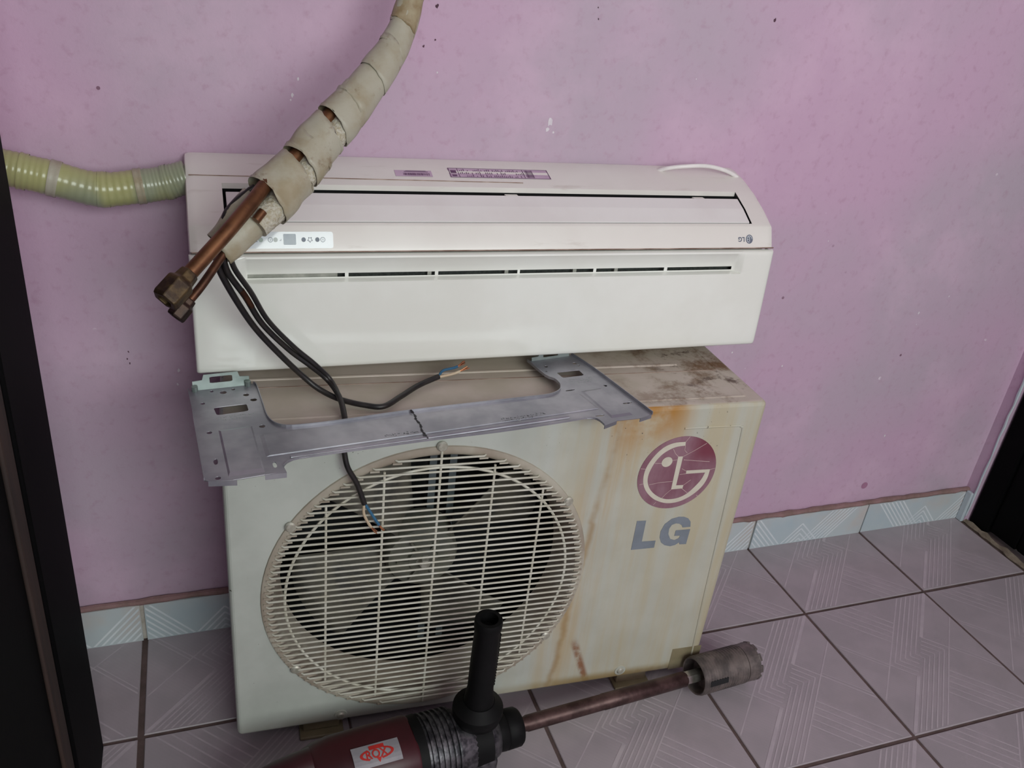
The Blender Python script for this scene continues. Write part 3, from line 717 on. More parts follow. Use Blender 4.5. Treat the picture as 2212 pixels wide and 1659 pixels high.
def strokes(name, polys, m, parent, off=.0012):
    V, F = [], []
    for P in polys:
        k = len(V); V += [band(x, z_, off) for x, z_ in P]; F.append(tuple(range(k, k + len(P))))
    return obj(name, mesh(name, V, F), m, parent)
def ringp(cx, cz, r_, w, n=20): return [seg((cx + r_ * math.cos(2 * PI * i / n), cz + r_ * math.sin(2 * PI * i / n)), (cx + r_ * math.cos(2 * PI * (i + 1) / n), cz + r_ * math.sin(2 * PI * (i + 1) / n)), w) for i in range(n)]
ic = ringp(px(696), ZB, .0029, .0006) + [seg((px(696), ZB - .0013), (px(696), ZB + .0013), .0006)]
ic += ringp(px(583), ZB, .0029, .0006) + [seg((px(583), ZB), (px(583) + .0016, ZB), .0005), seg((px(583), ZB), (px(583), ZB - .0018), .0005)]
sx = px(668); star = [(sx + (.0036 if i % 2 == 0 else .0019) * math.sin(PI * i / 5), ZB - (.0036 if i % 2 == 0 else .0019) * math.cos(PI * i / 5)) for i in range(10)]
ic += [seg(star[i], star[(i + 1) % 10], .0006) for i in range(10)]
ic += ringp(px(553), ZB + .0016, .0011, .0005, 10) + [seg((px(553), ZB), (px(553), ZB - .002), .0006), seg((px(553) - .0018, ZB - .0022), (px(553) + .0018, ZB - .0022), .0009)]
ic += [seg((px(604) - .001, ZB - .001), (px(604) + .001, ZB - .001), .0005), seg((px(604) + .001, ZB - .001), (px(604) + .001, ZB + .001), .0005)]
strokes('icon_print', ic, M_icon, dp)
# small upside-down maker's mark at the right
logo = strokes('logo_disc', [circle(-.3265, .8195, .0068, 24)], M_icon, iu, .0003)
strokes('logo_mark', ringp(-.3265, .8195, .0048, .0010, 20)[0:15] + [seg((-.3262, .8160), (-.3262, .8222), .0011), seg((-.3262, .8222), (-.3284, .8222), .0010), seg((-.3282, .8192), (-.3316, .8192), .0009)], M_disp, logo, .0005)
ex, ez = Vector((1, 0, 0)), Vector((0, .013, .0307)).normalized()
def bandM(x, z_, off, rot):
    o_ = band(x, z_, off); c, s = math.cos(rot), math.sin(rot)
    X_ = ex * c + ez * s; Y_ = -ex * s + ez * c
    return Matrix(((X_.x, Y_.x, nb.x, o_.x), (X_.y, Y_.y, nb.y, o_.y), (X_.z, Y_.z, nb.z, o_.z), (0, 0, 0, 1)))
obj('lettering', textmesh('lettering', 'LG', .0105, bandM(-.3418, .8195, .0003, PI), bold=.0003), M_icon, iu, recalc=False)
# paper labels on the slope at the top
def topy(y):
    for (y0, a), (y1, b) in zip(PRF[8:], PRF[9:12]):
        if y0 <= y <= y1: return a + (b - a) * (y - y0) / (y1 - y0)
    return PRF[8][1]
def toplabel(name, x0, x1, ya, yb, marks, m2):
    V = [(x0, ya, topy(ya) + .0005), (x1, ya, topy(ya) + .0005), (x1, yb, topy(yb) + .0005), (x0, yb, topy(yb) + .0005)]
    lb = obj(name, mesh(name, V, [(0, 1, 2, 3)]), M_label, iu)
    W_, H_ = x1 - x0, yb - ya; V, F = [], []
    for a, b, c, e in marks:
        k = len(V)
        for uu, vv in ((a, c), (b, c), (b, e), (a, e)):
            y = ya + vv * H_; V.append((x0 + uu * W_, y, topy(ya) + (topy(yb) - topy(ya)) * vv + .0009))
        F.append((k, k + 1, k + 2, k + 3))
    obj('label_print', mesh('label_print', V, F), m2, lb)
marks = [(.005, .995, .0, .03), (.005, .995, .97, 1.0), (.005, .012, 0, 1), (.99, .997, 0, 1), (.09, .095, 0, 1), (.30, .304, .1, .95), (.735, .74, .05, .95), (.02, .075, .45, .75), (.025, .07, .12, .28)]
for i in range(34):
    u = .11 + .019 * i
    for c in range(3):
        if random.random() < .72: marks.append((u, u + .007, .08 + .30 * c, .08 + .30 * c + random.uniform(.08, .24)))
for i in range(9): marks.append((.76 + .009 * i, .76 + .009 * i + random.uniform(.003, .006), .1, .9))
toplabel('rating_label', -.8145, -.6485, -.0655, -.0405, marks, M_ink)
marks = [(.22 + .03 * i, .22 + .03 * i + random.uniform(.008, .022), .15, .55) for i in range(24)] + [(.25, .9, .72, .80), (.3, .85, .87, .93)]
toplabel('barcode_label', -.899, -.842, -.0655, -.0505, marks, M_ink)
# white cord arching over the back
cord = catmull([(-.445, -.020, .888), (-.425, -.035, .9005), (-.39, -.045, .9075), (-.355, -.046, .9085), (-.322, -.046, .903), (-.297, -.044, .894), (-.284, -.04, .885), (-.2835, -.03, .872)], 6)
obj('power_cord', mesh('power_cord', *tubev(cord, .0036, 10)), M_whitecord, iu, smooth=True)

# corrugated hose leaving to the left
hp = catmull([(-1.190, -.055, .875), (-1.22, -.055, .866), (-1.253, -.057, .861), (-1.304, -.06, .857), (-1.357, -.06, .871), (-1.398, -.06, .881), (-1.44, -.06, .890)], 24)
hr = [.0228 + .0003 * math.sin(i * 2 * PI / 4.0) + (.0004 if (i // 13) % 2 else 0) for i in range(len(hp))]
ho = thing('drain_hose', 'yellow-green taped hose running from the indoor unit behind the black door', 'hose', (-1.315, -.06, .858))
def at(o, me): me.transform(Matrix.Translation(-Vector(o.location))); return me
obj('hose_body', at(ho, mesh('hose_body', *tubev(hp, hr, 20))), M_hose, ho, smooth=True)
for i0 in (18, 44, 66, 92, 112):
    P = hp[i0:i0 + 7]
    obj('tape_band', at(ho, mesh('tape_band', *tubev(P, [hr[i0 + j] + .0010 for j in range(len(P))], 20, cap=False))), M_wrap if i0 in (44, 92) else M_hose, ho, smooth=True)

# ------------------------------------------------------------------ mounting bracket
BZ = .6185
br_ = thing('mounting_bracket', 'grey galvanised wall mounting bracket lying across the top of the outdoor unit', 'bracket', (-.90, -.33, BZ))
BO = [(-1.2064, -.2063), (-1.2016, -.2627), (-1.2005, -.2876), (-1.1942, -.3809), (-1.1909, -.4288), (-1.1867, -.4311), (-1.161, -.4341), (-1.1219, -.4287), (-1.098, -.4279), (-1.1003, -.4146), (-1.0964, -.4083), (-1.0864, -.4012), (-1.05, -.3965), (-.9139, -.3843), (-.8115, -.378), (-.7208, -.3681), (-.677, -.3624), (-.6625, -.3656), (-.6579, -.374), (-.6564, -.3846), (-.6318, -.3751), (-.5945, -.374), (-.5699, -.3659), (-.5932, -.2423), (-.6002, -.2107), (-.6145, -.1608), (-.6972, -.1746), (-.687, -.2278), (-.6771, -.2427), (-.6748, -.2564), (-.676, -.2651), (-.6821, -.2773), (-.6944, -.2862), (-.7115, -.2912), (-.755, -.2943), (-.9196, -.307), (-1.0124, -.3192), (-1.0609, -.3232), (-1.0877, -.3223), (-1.1016, -.313), (-1.1082, -.2977), (-1.1108, -.2805), (-1.1121, -.2587), (-1.1164, -.2059), (-1.1199, -.1959)]
def rpoly(P, r_=.35, k=3):
    """round the corners of a small outline"""
    out = []
    for i in range(len(P)):
        a, b, c = Vector(P[i - 1]), Vector(P[i]), Vector(P[(i + 1) % len(P)])
        p, q = b + (a - b) * r_ * .5, b + (c - b) * r_ * .5
        for j in range(k + 1):
            t = j / k; v = p * (1 - t) ** 2 + b * 2 * t * (1 - t) + q * t * t; out.append((v.x, v.y))
    return out
holes = [rpoly([(-1.1757, -.2581), (-1.1331, -.2535), (-1.1313, -.2732), (-1.172, -.2793)], .3), rpoly([(-.6643, -.2192), (-.6238, -.2149), (-.6226, -.2338), (-.6606, -.2381)], .3),
         rpoly([(-1.1802, -.386), (-1.1747, -.3845), (-1.1745, -.3973), (-1.1792, -.3983)], .9), rpoly([(-1.113, -.4037), (-1.1083, -.4027), (-1.1072, -.4151), (-1.1119, -.4169)], .9),
         rpoly([(-.6735, -.2778), (-.6566, -.2746), (-.6574, -.2788), (-.6732, -.2814)], .9), rpoly([(-.6010, -.3272), (-.5845, -.3258), (-.5853, -.3300), (-.6009, -.3318)], .9), rpoly([(-.6591, -.3565), (-.6438, -.3553), (-.6446, -.3595), (-.6591, -.3607)], .9)]
for x, y, r_ in [(-1.1614, -.2171, .0045), (-1.132, -.228, .004), (-1.1232, -.2434, .0045), (-1.1886, -.245, .003), (-1.1763, -.2121, .0025), (-1.148, -.2098, .0025), (-1.1824, -.3221, .0035), (-1.1176, -.3162, .004), (-1.1759, -.4270, .0035),
                 (-.6733, -.1968, .003), (-.6215, -.1916, .0035), (-.618, -.2, .002), (-.6792, -.2130, .002), (-.6032, -.2716, .003), (-.7224, -.3289, .003),
                 (-1.0463, -.3591, .0033), (-.9913, -.3543, .0033), (-.9372, -.3484, .0033), (-.9362, -.3619, .0033), (-.8816, -.3571, .0033), (-.8293, -.3392, .0033), (-.828, -.3524, .0033), (-.774, -.352, .003), (-.752, -.336, .003)]:
    holes.append(circle(x, y, r_, 12))
obj('plate', at(br_, plate('plate', BO, holes, BZ, BZ + .0012)), M_galv, br_)
def wall_strip(path, z0, z1, th=.0011):
    V, F = [], []
    P = [Vector((a, b)) for a, b in path]
    for i, p in enumerate(P):
        t = (P[min(i + 1, len(P) - 1)] - P[max(i - 1, 0)]).normalized(); n = Vector((-t.y, t.x)) * th / 2
        V += [(p.x + n.x, p.y + n.y, z0), (p.x - n.x, p.y - n.y, z0), (p.x - n.x, p.y - n.y, z1), (p.x + n.x, p.y + n.y, z1)]
    for i in range(len(P) - 1):
        for j in range(4): F.append((i * 4 + j, i * 4 + (j + 1) % 4, i * 4 + 4 + (j + 1) % 4, i * 4 + 4 + j))
    F += [(3, 2, 1, 0), tuple(len(V) - 4 + j for j in range(4))]
    return mesh('flange', V, F)
bar_top = sm2(BO[26:45], 3); bar_bot = sm2(BO[9:20], 3)
obj('flange', at(br_, wall_strip(bar_top, BZ, BZ + .0045)), M_galv, br_)
obj('flange', at(br_, wall_strip(bar_bot, BZ, BZ + .0030)), M_galv, br_)
obj('flange', at(br_, wall_strip(BO[22:26], BZ, BZ + .0055)), M_galv, br_)
obj('flange', at(br_, wall_strip(BO[0:5], BZ, BZ + .0050)), M_galv, br_)
obj('support_flange', at(br_, wall_strip([(-.6005, -.215), (-.5805, -.315)], Z1 + .0022, BZ)), M_galv, br_)
obj('support_flange', at(br_, wall_strip([(-1.1105, -.285), (-1.1150, -.215)], Z1 + .0022, BZ)), M_galv, br_)
obj('bent_tab', at(br_, wall_strip([(-1.1867, -.4315), (-1.155, -.4350)], BZ - .006, BZ + .001)), M_galv, br_)
obj('bent_tab', at(br_, wall_strip([(-1.123, -.4295), (-1.098, -.4285)], BZ - .006, BZ + .001)), M_galv, br_)
obj('bent_tab', at(br_, wall_strip([(-.6564, -.3850), (-.633, -.3756)], BZ - .005, BZ + .001)), M_galv, br_)
obj('bent_tab', at(br_, wall_strip([(-.5945, -.3745), (-.572, -.3668)], BZ - .005, BZ + .001)), M_galv, br_)
def emboss(P, h, inset):
    c = Vector((sum(p[0] for p in P) / len(P), sum(p[1] for p in P) / len(P)))
    Q = [tuple(Vector(p) + (c - Vector(p)).normalized() * inset) for p in P]; n = len(P)
    V = [(x, y, BZ + .0011) for x, y in P] + [(x, y, BZ + .0011 + h) for x, y in Q]
    return mesh('embossed_pad', V, [tuple(range(n, 2 * n))] + [(i, (i + 1) % n, n + (i + 1) % n, n + i) for i in range(n)])
obj('embossed_pad', at(br_, emboss([(-1.1715, -.318), (-1.130, -.3126), (-1.1225, -.4240), (-1.1642, -.4265)], .0022, .007)), M_galv, br_)
obj('embossed_pad', at(br_, emboss([(-.6500, -.2840), (-.6140, -.2780), (-.6010, -.3640), (-.6370, -.3680)], .0018, .006)), M_galv, br_)
ct = [(-1.1225, -.3397), (-.6530, -.2930)]; cb = [(-1.1190, -.3905), (-.6440, -.3390)]
obj('embossed_pad', at(br_, emboss([ct[0], ct[1], cb[1], cb[0]], .0016, .005)), M_galv, br_)
obj('embossed_bead', at(br_, mesh('embossed_bead', *tubev([(-1.09, -.3965, BZ + .0008), (-.9139, -.3790, BZ + .0008), (-.70, -.3560, BZ + .0008)], .0026, 8))), M_galv, br_, smooth=True)
# upturned hook clips at the back edge
def clipm(x0, y0, x1, y1, h, win):
    L = math.hypot(x1 - x0, y1 - y0)
    P = [(0, 0), (L, 0), (L, h * .62), (L * .83, h * .66), (L * .80, h), (L * .20, h), (L * .17, h * .66), (0, h * .62)]
    me = plate('hook_clip', P, [rpoly([(L * .30, h * win), (L * .70, h * win), (L * .70, h * .82), (L * .30, h * .82)], .3)], -.0008, .0008)
    a = math.atan2(y1 - y0, x1 - x0)
    me.transform(Matrix.Translation((x0, y0, BZ + .0008)) @ Matrix.Rotation(a, 4, 'Z') @ Matrix.Rotation(math.radians(80), 4, 'X'))
    return me
obj('hook_clip', at(br_, clipm(-1.2005, -.2065, -1.1255, -.1985, .0215, .40)), M_galvlight, br_)
obj('hook_clip', at(br_, clipm(-.6900, -.1752, -.6200, -.1638, .010, .40)), M_galvlight, br_)
for a, b in ((-1.198, -.2065), (-1.128, -.1990)):
    obj('clip_knuckle', at(br_, mesh('clip_knuckle', *tubev([(a, b - .002, BZ), (a, b - .003, BZ + .009)], .0042, 8))), M_galvlight, br_, smooth=True)
# felt pen line and stamped characters
mk = sm2([(-.9191, -.3080), (-.9159, -.3219), (-.9172, -.3318), (-.9145, -.3461), (-.9162, -.3613), (-.9146, -.3711), (-.9129, -.3835)], 4)
V, F = [], []
for i, (a, b) in enumerate(zip(mk, mk[1:])):
    k = len(V); V += [(x, y, BZ + .0048 if .3115 > -y else BZ + .0031) for x, y in seg(a, b, .0026 + .0012 * math.sin(i * 2.1))]; F.append((k, k + 1, k + 2, k + 3))
obj('marker_line', at(br_, mesh('marker_line', V, F)), M_marker, br_)
V, F = [], []
def stamp(x0, y0, ang, n, h, w):
    global V, F
    for i in range(n):
        for s_ in range(3):
            if random.random() < .3: continue
            ax = x0 + math.cos(ang) * (i * w * 1.6) + random.uniform(0, w); ay = y0 + math.sin(ang) * (i * w * 1.6) + random.uniform(-h, h) / 2
            b_ = (ax + random.uniform(-w, w), ay + random.uniform(-h, h) / 2)
            k = len(V); V += [(x, y, BZ + .0029) for x, y in seg((ax, ay), b_, .0006)]; F.append((k, k + 1, k + 2, k + 3))
stamp(-.968, -.3675, .1, 13, .004, .0023); stamp(-.80, -.349, .1, 20, .004, .0022); stamp(-.80, -.354, .1, 14, .003, .0022)
obj('stamped_text', at(br_, mesh('stamped_text', V, F)), M_slot, br_)
V, F = [], []
for yy in (-.286, -.293): stamp(-1.172, yy, .1, 15, .004, .0022)
for yy in (-.246, -.252, -.258): stamp(-.657 + random.uniform(0, .006), yy, .1, 13, .004, .0022)
V = [(x, y, z_ - .0016) for x, y, z_ in V]
obj('stamped_text', at(br_, mesh('stamped_text', V, F)), M_galvlight, br_)

# ------------------------------------------------------------------ wrapped pipe bundle
ls = thing('pipe_bundle', 'dirty taped copper pipe bundle with flare nuts and black cables hanging from above', 'pipe', (-1.087, -.262, .9155))
PATH = [(-.885, -.03, 1.60), (-.886, -.07, 1.40), (-.888, -.095, 1.25), (-.8964, -.105, 1.1611), (-.9008, -.115, 1.1285), (-.9158, -.13, 1.0885), (-.9371, -.15, 1.0579), (-.9679, -.175, 1.0248), (-1.0036, -.2, .9908), (-1.032, -.22, .9657), (-1.0573, -.242, .939), (-1.087, -.262, .9155), (-1.1104, -.28, .8968), (-1.1387, -.3, .8704)]
PATH[0:3] = [(-.885, -.06, 2.62), (-.885, -.06, 1.9), (-.886, -.085, 1.35)]
pp = catmull(PATH, 12)
def pr(i):    # half width along the path
    t = i / 12
    tb = [(0, .0165), (3, .0165), (4, .0168), (5, .0186), (6, .0205), (7, .0232), (8, .0272), (9, .0280), (10, .0285), (11, .0310), (11.5, .0325), (12, .030), (13, .026)]
    for (a, ra), (b, rb) in zip(tb, tb[1:]):
        if t <= b: return ra + (rb - ra) * (t - a) / (b - a)
    return tb[-1][1]
def ribbon_tube(P, A, flat_=.74, n=26, jit=.0, slant=0.0, seed=0):
    """oval sleeve: wide across the bundle, flatter front to back; slant skews the end cuts"""
    rnd = random.Random(seed); V, F = [], []; N = len(P)
    ph = [rnd.uniform(0, 6.28) for _ in range(4)]
    for i in range(N):
        T_ = (P[min(i + 1, N - 1)] - P[max(i - 1, 0)]).normalized()
        sd = Vector((.69, -.25, -.68)); sd = (sd - T_ * sd.dot(T_)).normalized(); dp_ = T_.cross(sd)
        for j in range(n):
            a = 2 * PI * j / n
            w = 1 + jit * (math.sin(3 * a + ph[0] + i * .35) * .5 + math.sin(5 * a + ph[1] - i * .21) * .35 + math.sin(2 * a + ph[2] + i * .6) * .4)
            c = math.cos(a); q = P[i] + sd * (c * A[i] * w) + dp_ * (math.sin(a) * A[i] * flat_ * w)
            if i == N - 1 or i == 0: q = q + T_ * (slant * c * A[i] + rnd.uniform(-.0012, .0012))
            V.append(q)
    for i in range(N - 1):
        for j in range(n): F.append((i * n + j, i * n + (j + 1) % n, (i + 1) * n + (j + 1) % n, (i + 1) * n + j))
    return V, F
def sleeve(i0, i1, grow=.0, m=None, jit=.03, slant=.35, seed=1, taper=.0):
    P = pp[i0:i1 + 1]; n = len(P)
    A = [pr(i0 + j) + grow - taper * (1 - j / max(1, n - 1)) for j in range(n)]
    o = obj('tape_wrap', at(ls, mesh('tape_wrap', *ribbon_tube(P, A, jit=jit, slant=slant, seed=seed))), m or M_wrap, ls, smooth=True)
    s_ = o.modifiers.new('thick', 'SOLIDIFY'); s_.thickness = .0008; s_.offset = -1
    return o
sleeve(0, 58, .0, M_wrap, seed=1); sleeve(40, 57, .0007, M_wrapdark, seed=2, jit=.05, taper=.0006); sleeve(55, 68, .0010, M_wrap, seed=3, taper=.0012)
sleeve(66, 80, .0010, M_wrap, seed=4, taper=.0012); sleeve(77, 91, .0008, M_wrap, seed=5, taper=.0012); sleeve(88, 99, .0008, M_wrap, seed=6, taper=.0010)
sleeve(103, 118, .0004, M_wrap, seed=7); sleeve(112, 119, .0012, M_wrap, seed=8, taper=.001); sleeve(122, 138, .0006, M_wrap, seed=9, jit=.045, slant=.22)
# foam and bare copper visible in the gaps
SD = Vector((.69, -.25, -.68)).normalized(); front = Vector((.1, -1, .25)).normalized()
foam = [p + SD * (pr(i) - .0192) for i, p in enumerate(pp)][90:150]
obj('foam_insulation', at(ls, mesh('foam_insulation', *tubev(foam, [.0168 + random.uniform(-.0004, .0004) for _ in foam], 20, jit=.025))), M_foam, ls, smooth=True)
hid = [p - SD * (pr(i) - .0155) + front * .004 for i, p in enumerate(pp)]
cp2 = obj('gas_pipe_run', at(ls, mesh('gas_pipe_run', *tubev([hid[i] for i in range(92, 132, 3)], .0092, 14))), M_copper, ls, smooth=True)
bigpath = catmull([(-1.0930, -.257, .9335), (-1.1110, -.2905, .9182), (-1.1380, -.3215, .8955), (-1.1604, -.340, .8757), (-1.199, -.370, .8429)], 8)
cp = obj('large_copper_pipe', at(ls, mesh('large_copper_pipe', *tubev(bigpath, .0086, 16))), M_copper, ls, smooth=True)
def nut(name, a, b, r_, m, parent, bore):
    a, b = Vector(a), Vector(b); d_ = (b - a); L = d_.length
    V, F = lathev([(0, r_ * .66), (L * .10, r_ * .70), (L * .28, r_ * .74), (L * .34, r_ * .97), (L * .40, r_), (L * .90, r_), (L, r_ * .92), (L, bore), (L * .6, bore)], 6, 'Z')
    me = mesh(name, V, F); me.transform(Matrix.Translation(a) @ d_.to_track_quat('Z', 'Y').to_matrix().to_4x4())
    return obj(name, at(ls, me), m, parent, bevel=.0012)
nut('flare_nut', (-1.1905, -.3635, .8502), (-1.2185, -.3860, .8265), .0165, M_brass, cp, .009)
sp = catmull([(-1.1200, -.277, .8890), (-1.1500, -.3035, .8555), (-1.1779, -.331, .8244), (-1.1965, -.345, .8062)], 8)
scp = obj('small_copper_pipe', at(ls, mesh('small_copper_pipe', *tubev(sp, .0050, 14))), M_copdark, ls, smooth=True)
nut('flare_nut', (-1.1925, -.3430, .8105), (-1.2105, -.3530, .7925), .0112, M_brassdark, scp, .006)
obj('copper_tip', at(ls, mesh('copper_tip', *tubev([(-1.107, -.298, .9000), (-1.116, -.305, .8910)], .0052, 12))), M_copper, ls, smooth=True)
# lower sleeve around the small pipe and the cables
low = catmull([(-1.1120, -.272, .8950), (-1.1285, -.284, .8815), (-1.1448, -.294, .8666), (-1.1575, -.300, .8550)], 6)
o = obj('tape_wrap', at(ls, mesh('tape_wrap', *ribbon_tube(low, [.0275 - .0004 * i for i in range(len(low))], flat_=.62, jit=.05, slant=.25, seed=12))), M_wrap, ls, smooth=True); s_ = o.modifiers.new('thick', 'SOLIDIFY'); s_.thickness = .0008; s_.offset = -1
# cables
CA = catmull([(-1.118, -.268, .917), (-1.141, -.278, .8997), (-1.1501, -.290, .888), (-1.1560, -.305, .8600), (-1.1613, -.3, .8450), (-1.1572, -.29, .8211), (-1.1385, -.27, .7733), (-1.1163, -.25, .7271), (-1.0835, -.235, .6789), (-1.0553, -.228, .6437), (-1.0339, -.2345, .625), (-1.0072, -.2509, .6155), (-.9743, -.2678, .6125), (-.9492, -.2741, .6125), (-.9183, -.2482, .6125), (-.8865, -.2212, .6135), (-.8516, -.2039, .617)], 8)
CB = catmull([(-1.113, -.266, .920), (-1.1366, -.274, .9036), (-1.1464, -.290, .8891), (-1.1510, -.305, .8600), (-1.1536, -.3, .8450), (-1.1488, -.29, .8209), (-1.1299, -.27, .7823), (-1.1085, -.25, .7347), (-1.0742, -.235, .6889), (-1.0447, -.23, .6599), (-1.0201, -.2281, .634), (-1.0093, -.2634, .624), (-1.0085, -.3020, .6122), (-1.0110, -.3120, .6005), (-1.0118, -.3165, .580), (-1.0108, -.318, .5671), (-1.0067, -.322, .5466), (-.9934, -.322, .5181), (-.9822, -.322, .4826)], 8)
ca = obj('cable', at(ls, mesh('cable', *tubev(CA, .0042, 10))), M_cable, ls, smooth=True, label='black cable ending on the outdoor unit top')
cb_ = obj('cable', at(ls, mesh('cable', *tubev(CB, .0040, 10))), M_cable, ls, smooth=True, label='black cable hanging before the fan grille')
CC = [p + Vector((.0075, -.002, .006)) * (1 - (i / 53) ** 3) for i, p in enumerate(CB[34:88])]
obj('cable', at(ls, mesh('cable', *tubev(CC, .0034, 10))), M_cable, ls, smooth=True)
obj('copper_stain', at(ls, mesh('copper_stain', *tubev([CB[i] + Vector((.0005, -.0008, .0005)) for i in range(46, 52)], .0039, 10))), M_copdark, cb_, smooth=True)
def wire(parent, P, m, tip):
    Q = catmull(P, 5); n = len(Q); c = int(n * tip)
    obj('wire', at(ls, mesh('wire', *tubev(Q[:c + 1], .0021, 8))), m, parent, smooth=True)
    for k in range(4):
        off = Vector((random.uniform(-1, 1), random.uniform(-1, 1), random.uniform(-1, 1))) * .0012
        E_ = [q + off * (i / (n - c)) * 2 for i, q in enumerate(Q[c - 1:])]
        obj('copper_strand', at(ls, mesh('copper_strand', *tubev(E_, .0009, 6))), M_strand, parent, smooth=True)
wire(ca, [(-.8516, -.2039, .617), (-.8423, -.1947, .622), (-.8226, -.1941, .626), (-.8073, -.1863, .630)], M_blue, .72)
wire(ca, [(-.852, -.2054, .617), (-.8318, -.2026, .619), (-.8208, -.2021, .622), (-.8033, -.1964, .626)], M_beige, .70)
wire(cb_, [(-.9815, -.322, .4825), (-.9759, -.322, .4721), (-.9622, -.324, .447), (-.9548, -.326, .4366)], M_blue, .74)
wire(cb_, [(-.9828, -.322, .4811), (-.9828, -.324, .4663), (-.974, -.326, .4461), (-.9645, -.328, .4329)], M_beige, .74)

# ------------------------------------------------------------------ hammer drill with core bit
dr = thing('hammer_drill', 'maroon and black hammer drill with upright side handle and long core bit lying on floor', 'drill', (-.9081, -.4300, .0700), (0, math.radians(1.9), .0985))
# local: x along the tool towards the bit, z up
def rbox_loft(secs, n=28, pw=3.2):
    """secs = [(x, half width, z low, z high)] squarish sections"""
    V, F = [], []
    for x, hw, zl, zh in secs:
        for j in range(n):
            t = 2 * PI * j / n; c, s = math.cos(t), math.sin(t)
            k = (abs(c) ** pw + abs(s) ** pw) ** (-1 / pw)
            V.append((x, c * k * hw, (zl + zh) / 2 + s * k * (zh - zl) / 2))
    m = len(secs)
    for i in range(m - 1):
        for j in range(n): F.append((i * n + j, i * n + (j + 1) % n, (i + 1) * n + (j + 1) % n, (i + 1) * n + j))
    F += [tuple(range(n - 1, -1, -1)), tuple((m - 1) * n + j for j in range(n))]
    return V, F
obj('motor_housing', mesh('motor_housing', *rbox_loft([(-.190, .036, -.044, .040), (-.176, .044, -.052, .050), (-.160, .050, -.056, .0545), (-.135, .0555, -.058, .057), (-.06, .057, -.059, .058), (-.016, .0575, -.0595, .0585), (-.012, .056, -.058, .057)], 36, 2.6)), M_red, dr, smooth=True)
obj('rear_grip', mesh('rear_grip', *tubev(catmull([(-.165, 0, .034), (-.20, 0, .030), (-.235, 0, .018), (-.262, 0, -.002), (-.268, 0, -.022), (-.250, 0, -.040), (-.21, 0, -.046), (-.165, 0, -.044)], 6), [.030 - .004 * math.sin(PI * i / 42) for i in range(43)], 18)), M_red, dr, smooth=True)
obj('trigger', mesh('trigger', *boxv(-.215, -.195, -.010, .010, -.022, .006)), M_tool, dr, bevel=.004)
for i in range(6):
    o = obj('vent_slit', boxm('vent_slit', -.158 + .008 * i, -.1545 + .008 * i, -.0600 + .004 * (i < 2), -.050, -.012, .026 - .002 * i), M_tool, dr); o.rotation_euler = (0, .35, 0)
obj('rubber_ring', mesh('rubber_ring', *lathev([(-.014, .050), (-.014, .0595), (.002, .0605), (.004, .050)], 40)), M_tool, dr, smooth=True)
obj('gear_housing', mesh('gear_housing', *lathev([(.002, .052), (.002, .0560), (.055, .0560), (.070, .052), (.100, .047), (.118, .043), (.131, .036), (.133, .031), (.133, .02)], 40)), M_cast, dr, smooth=True)
for i in range(6):
    x = .009 + .0088 * i
    obj('cooling_rib', mesh('cooling_rib', *lathev([(x - .0022, .0545), (x - .0014, .0596), (x + .0014, .0596), (x + .0022, .0545)], 40)), M_cast, dr, smooth=True)
obj('gear_lug', mesh('gear_lug', *boxv(.060, .120, -.050, -.030, -.052, .0)), M_cast, dr, bevel=.006)
obj('gear_lug', mesh('gear_lug', *boxv(.078, .094, -.056, -.046, -.030, -.012)), M_cast, dr, bevel=.003)
obj('chuck_cap', mesh('chuck_cap', *lathev([(.126, .029), (.127, .0315), (.146, .0325), (.148, .0310), (.150, .0325), (.172, .0318), (.176, .029), (.177, .018)], 36)), M_tool, dr, smooth=True)
# side handle, vertical
hd = obj('side_handle', mesh('side_handle', *lathev([(.085, .0245), (.10, .0225), (.115, .0205), (.17, .0205), (.236, .0196), (.240, .0212), (.252, .0214), (.2555, .0202), (.2555, .0142), (.236, .0128), (.234, .0)], 32, 'Z')), M_tool, dr, smooth=True)
hd.location = (.0965, 0, 0); hd.rotation_euler = (0, -math.radians(1.7), 0)
obj('hand_guard', mesh('hand_guard', *lathev([(.044, .030), (.052, .037), (.066, .0405), (.075, .0400), (.080, .034), (.088, .0255), (.088, .020)], 36, 'Z')), M_tool, hd, smooth=True)
obj('clamp_band', mesh('clamp_band', *lathev([(-.016, .0455), (-.016, .050), (.016, .0485), (.016, .044)], 36)), M_tool, dr, smooth=True).location = (.0965, 0, 0)
for i in range(18):
    obj('grip_rib', boxm('grip_rib', .0196, .0216, -.006, .006, .118 + .006 * i, .1215 + .006 * i), M_tool, hd)
# rod and core bit
obj('extension_rod', mesh('extension_rod', *lathev([(.170, .008), (.170, .0118), (.190, .0122), (.192, .0135), (.34, .0135), (.341, .0142), (.40, .0140), (.515, .0138), (.518, .012)], 20)), M_rod, dr, smooth=True)
obj('hex_coupling', mesh('hex_coupling', *lathev([(.515, .011), (.516, .0132), (.545, .0132), (.564, .011)], 6)), M_steel, dr)
def barrel():
    prof = [(.562, .012), (.561, .0305), (.5385, .0312), (.5375, .0330), (.5385, .0345)]
    x = .540
    while x < .640:
        prof += [(x, .0338), (x + .0022, .0358), (x + .0038, .0358), (x + .0058, .0338)]; x += .0060
    prof += [(.642, .0352), (.668, .0352), (.668, .0318), (.578, .0312), (.576, .012)]
    return lathev(prof, 40, 'X', True)
core = obj('core_bit', mesh('core_bit', *barrel()), M_bit, dr, smooth=True)
for k in range(10):
    t = 2 * PI * k / 10; o = obj('bit_tooth', boxm('bit_tooth', .666, .6725, -.007, .007, .0315, .0358), M_bit, core, bevel=.0012); o.rotation_euler = (t, 0, 0)
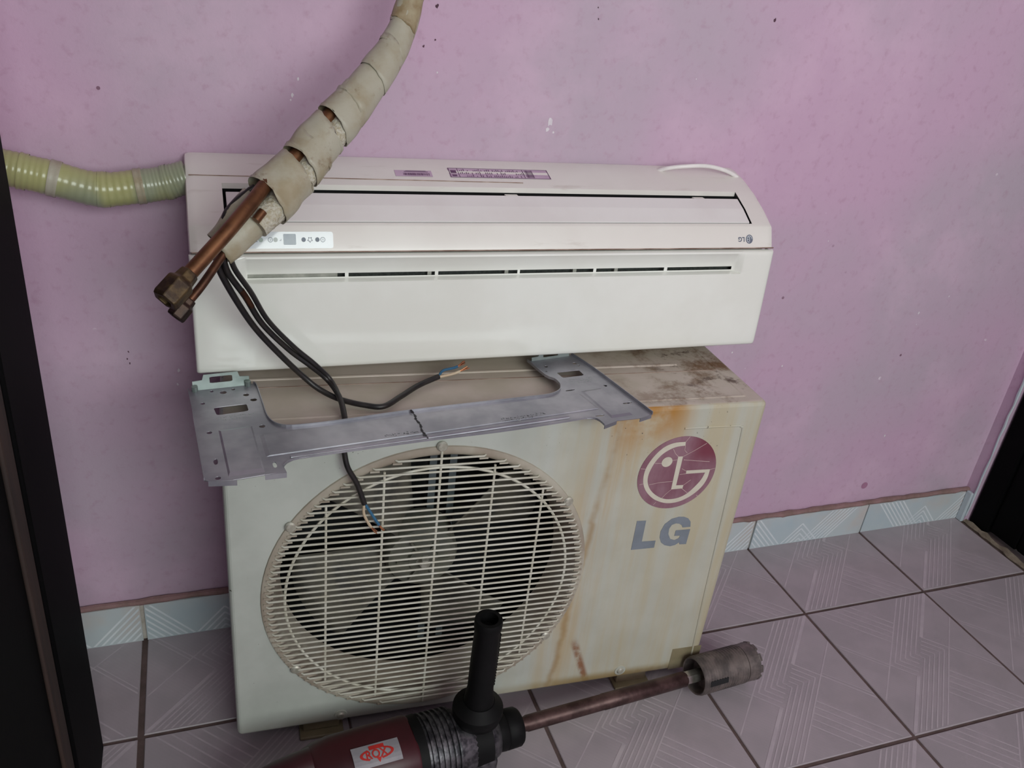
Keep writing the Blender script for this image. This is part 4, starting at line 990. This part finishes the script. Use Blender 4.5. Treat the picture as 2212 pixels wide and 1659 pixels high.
for t in (-2.35, 1.3):
    o = obj('debris_slot', boxm('debris_slot', .548, .590, -.0055, .0055, .0335, .0364), M_dark, core, bevel=.0025); o.rotation_euler = (t, 0, 0)
# name plate on the motor housing, facing up and front
def on_body(u, v, off):   # u along x, v = angle on the body measured from +z towards -y
    pw = 2.6; c, s = -math.sin(v), math.cos(v); k = (abs(c) ** pw + abs(s) ** pw) ** (-1 / pw)
    return Vector((u, c * k * (.0572 + off), s * k * (.0587 + off) - .0005))
def body_print(name, polys, off, m, parent, sub=4):
    V, F = [], []
    for P in polys:
        k = len(V); V += [on_body(a, b, off) for a, b in P]; F.append(tuple(range(k, k + len(P))))
    return obj(name, mesh(name, V, F), m, parent)
a0, a1, u0, u1 = .10, .66, -.112, -.040     # angle range, length range
def cell(i, n): t0, t1 = a0 + (a1 - a0) * i / n, a0 + (a1 - a0) * (i + 1) / n; return [(u0, t0), (u1, t0), (u1, t1), (u0, t1)]
npz = body_print('name_plate', [cell(i, 6) for i in range(6)], .0012, M_plate, dr)
def ab(x, y): return (u0 + (u1 - u0) * (x + 1) / 2, (a0 + a1) / 2 - (a1 - a0) / 2 * y)   # plate coordinates -1..1
ink = []
for i in range(24):
    t0, t1 = 2 * PI * i / 24, 2 * PI * (i + 1) / 24
    if 4 <= i < 8 or 16 <= i < 19: continue
    ink.append([ab(.72 * math.cos(t0), .55 * math.sin(t0)), ab(.72 * math.cos(t1), .55 * math.sin(t1)), ab(.60 * math.cos(t1), .40 * math.sin(t1)), ab(.60 * math.cos(t0), .40 * math.sin(t0))])
ink.append([ab(-.28, .80), ab(.36, .80), ab(.36, .42), ab(-.28, .42)]); ink.append([ab(-.06, -.36), ab(.16, -.36), ab(.05, -.78)])
body_print('plate_print', ink, .0017, M_redink, npz)
tm = textmesh('plate_lettering', 'ROX', 1.0, Matrix.Identity(4), bold=.02)
xsv = [v.co.x for v in tm.vertices]; ysv = [v.co.y for v in tm.vertices]; mx, my = (max(xsv) + min(xsv)) / 2, (max(ysv) + min(ysv)) / 2; sxx, syy = .92 / (max(xsv) - min(xsv)), .78 / (max(ysv) - min(ysv))
for v in tm.vertices: a, b = ab((v.co.x - mx) * sxx, (v.co.y - my) * syy); v.co = on_body(a, b, .0019)
obj('plate_lettering', tm, M_redink, npz, recalc=False)
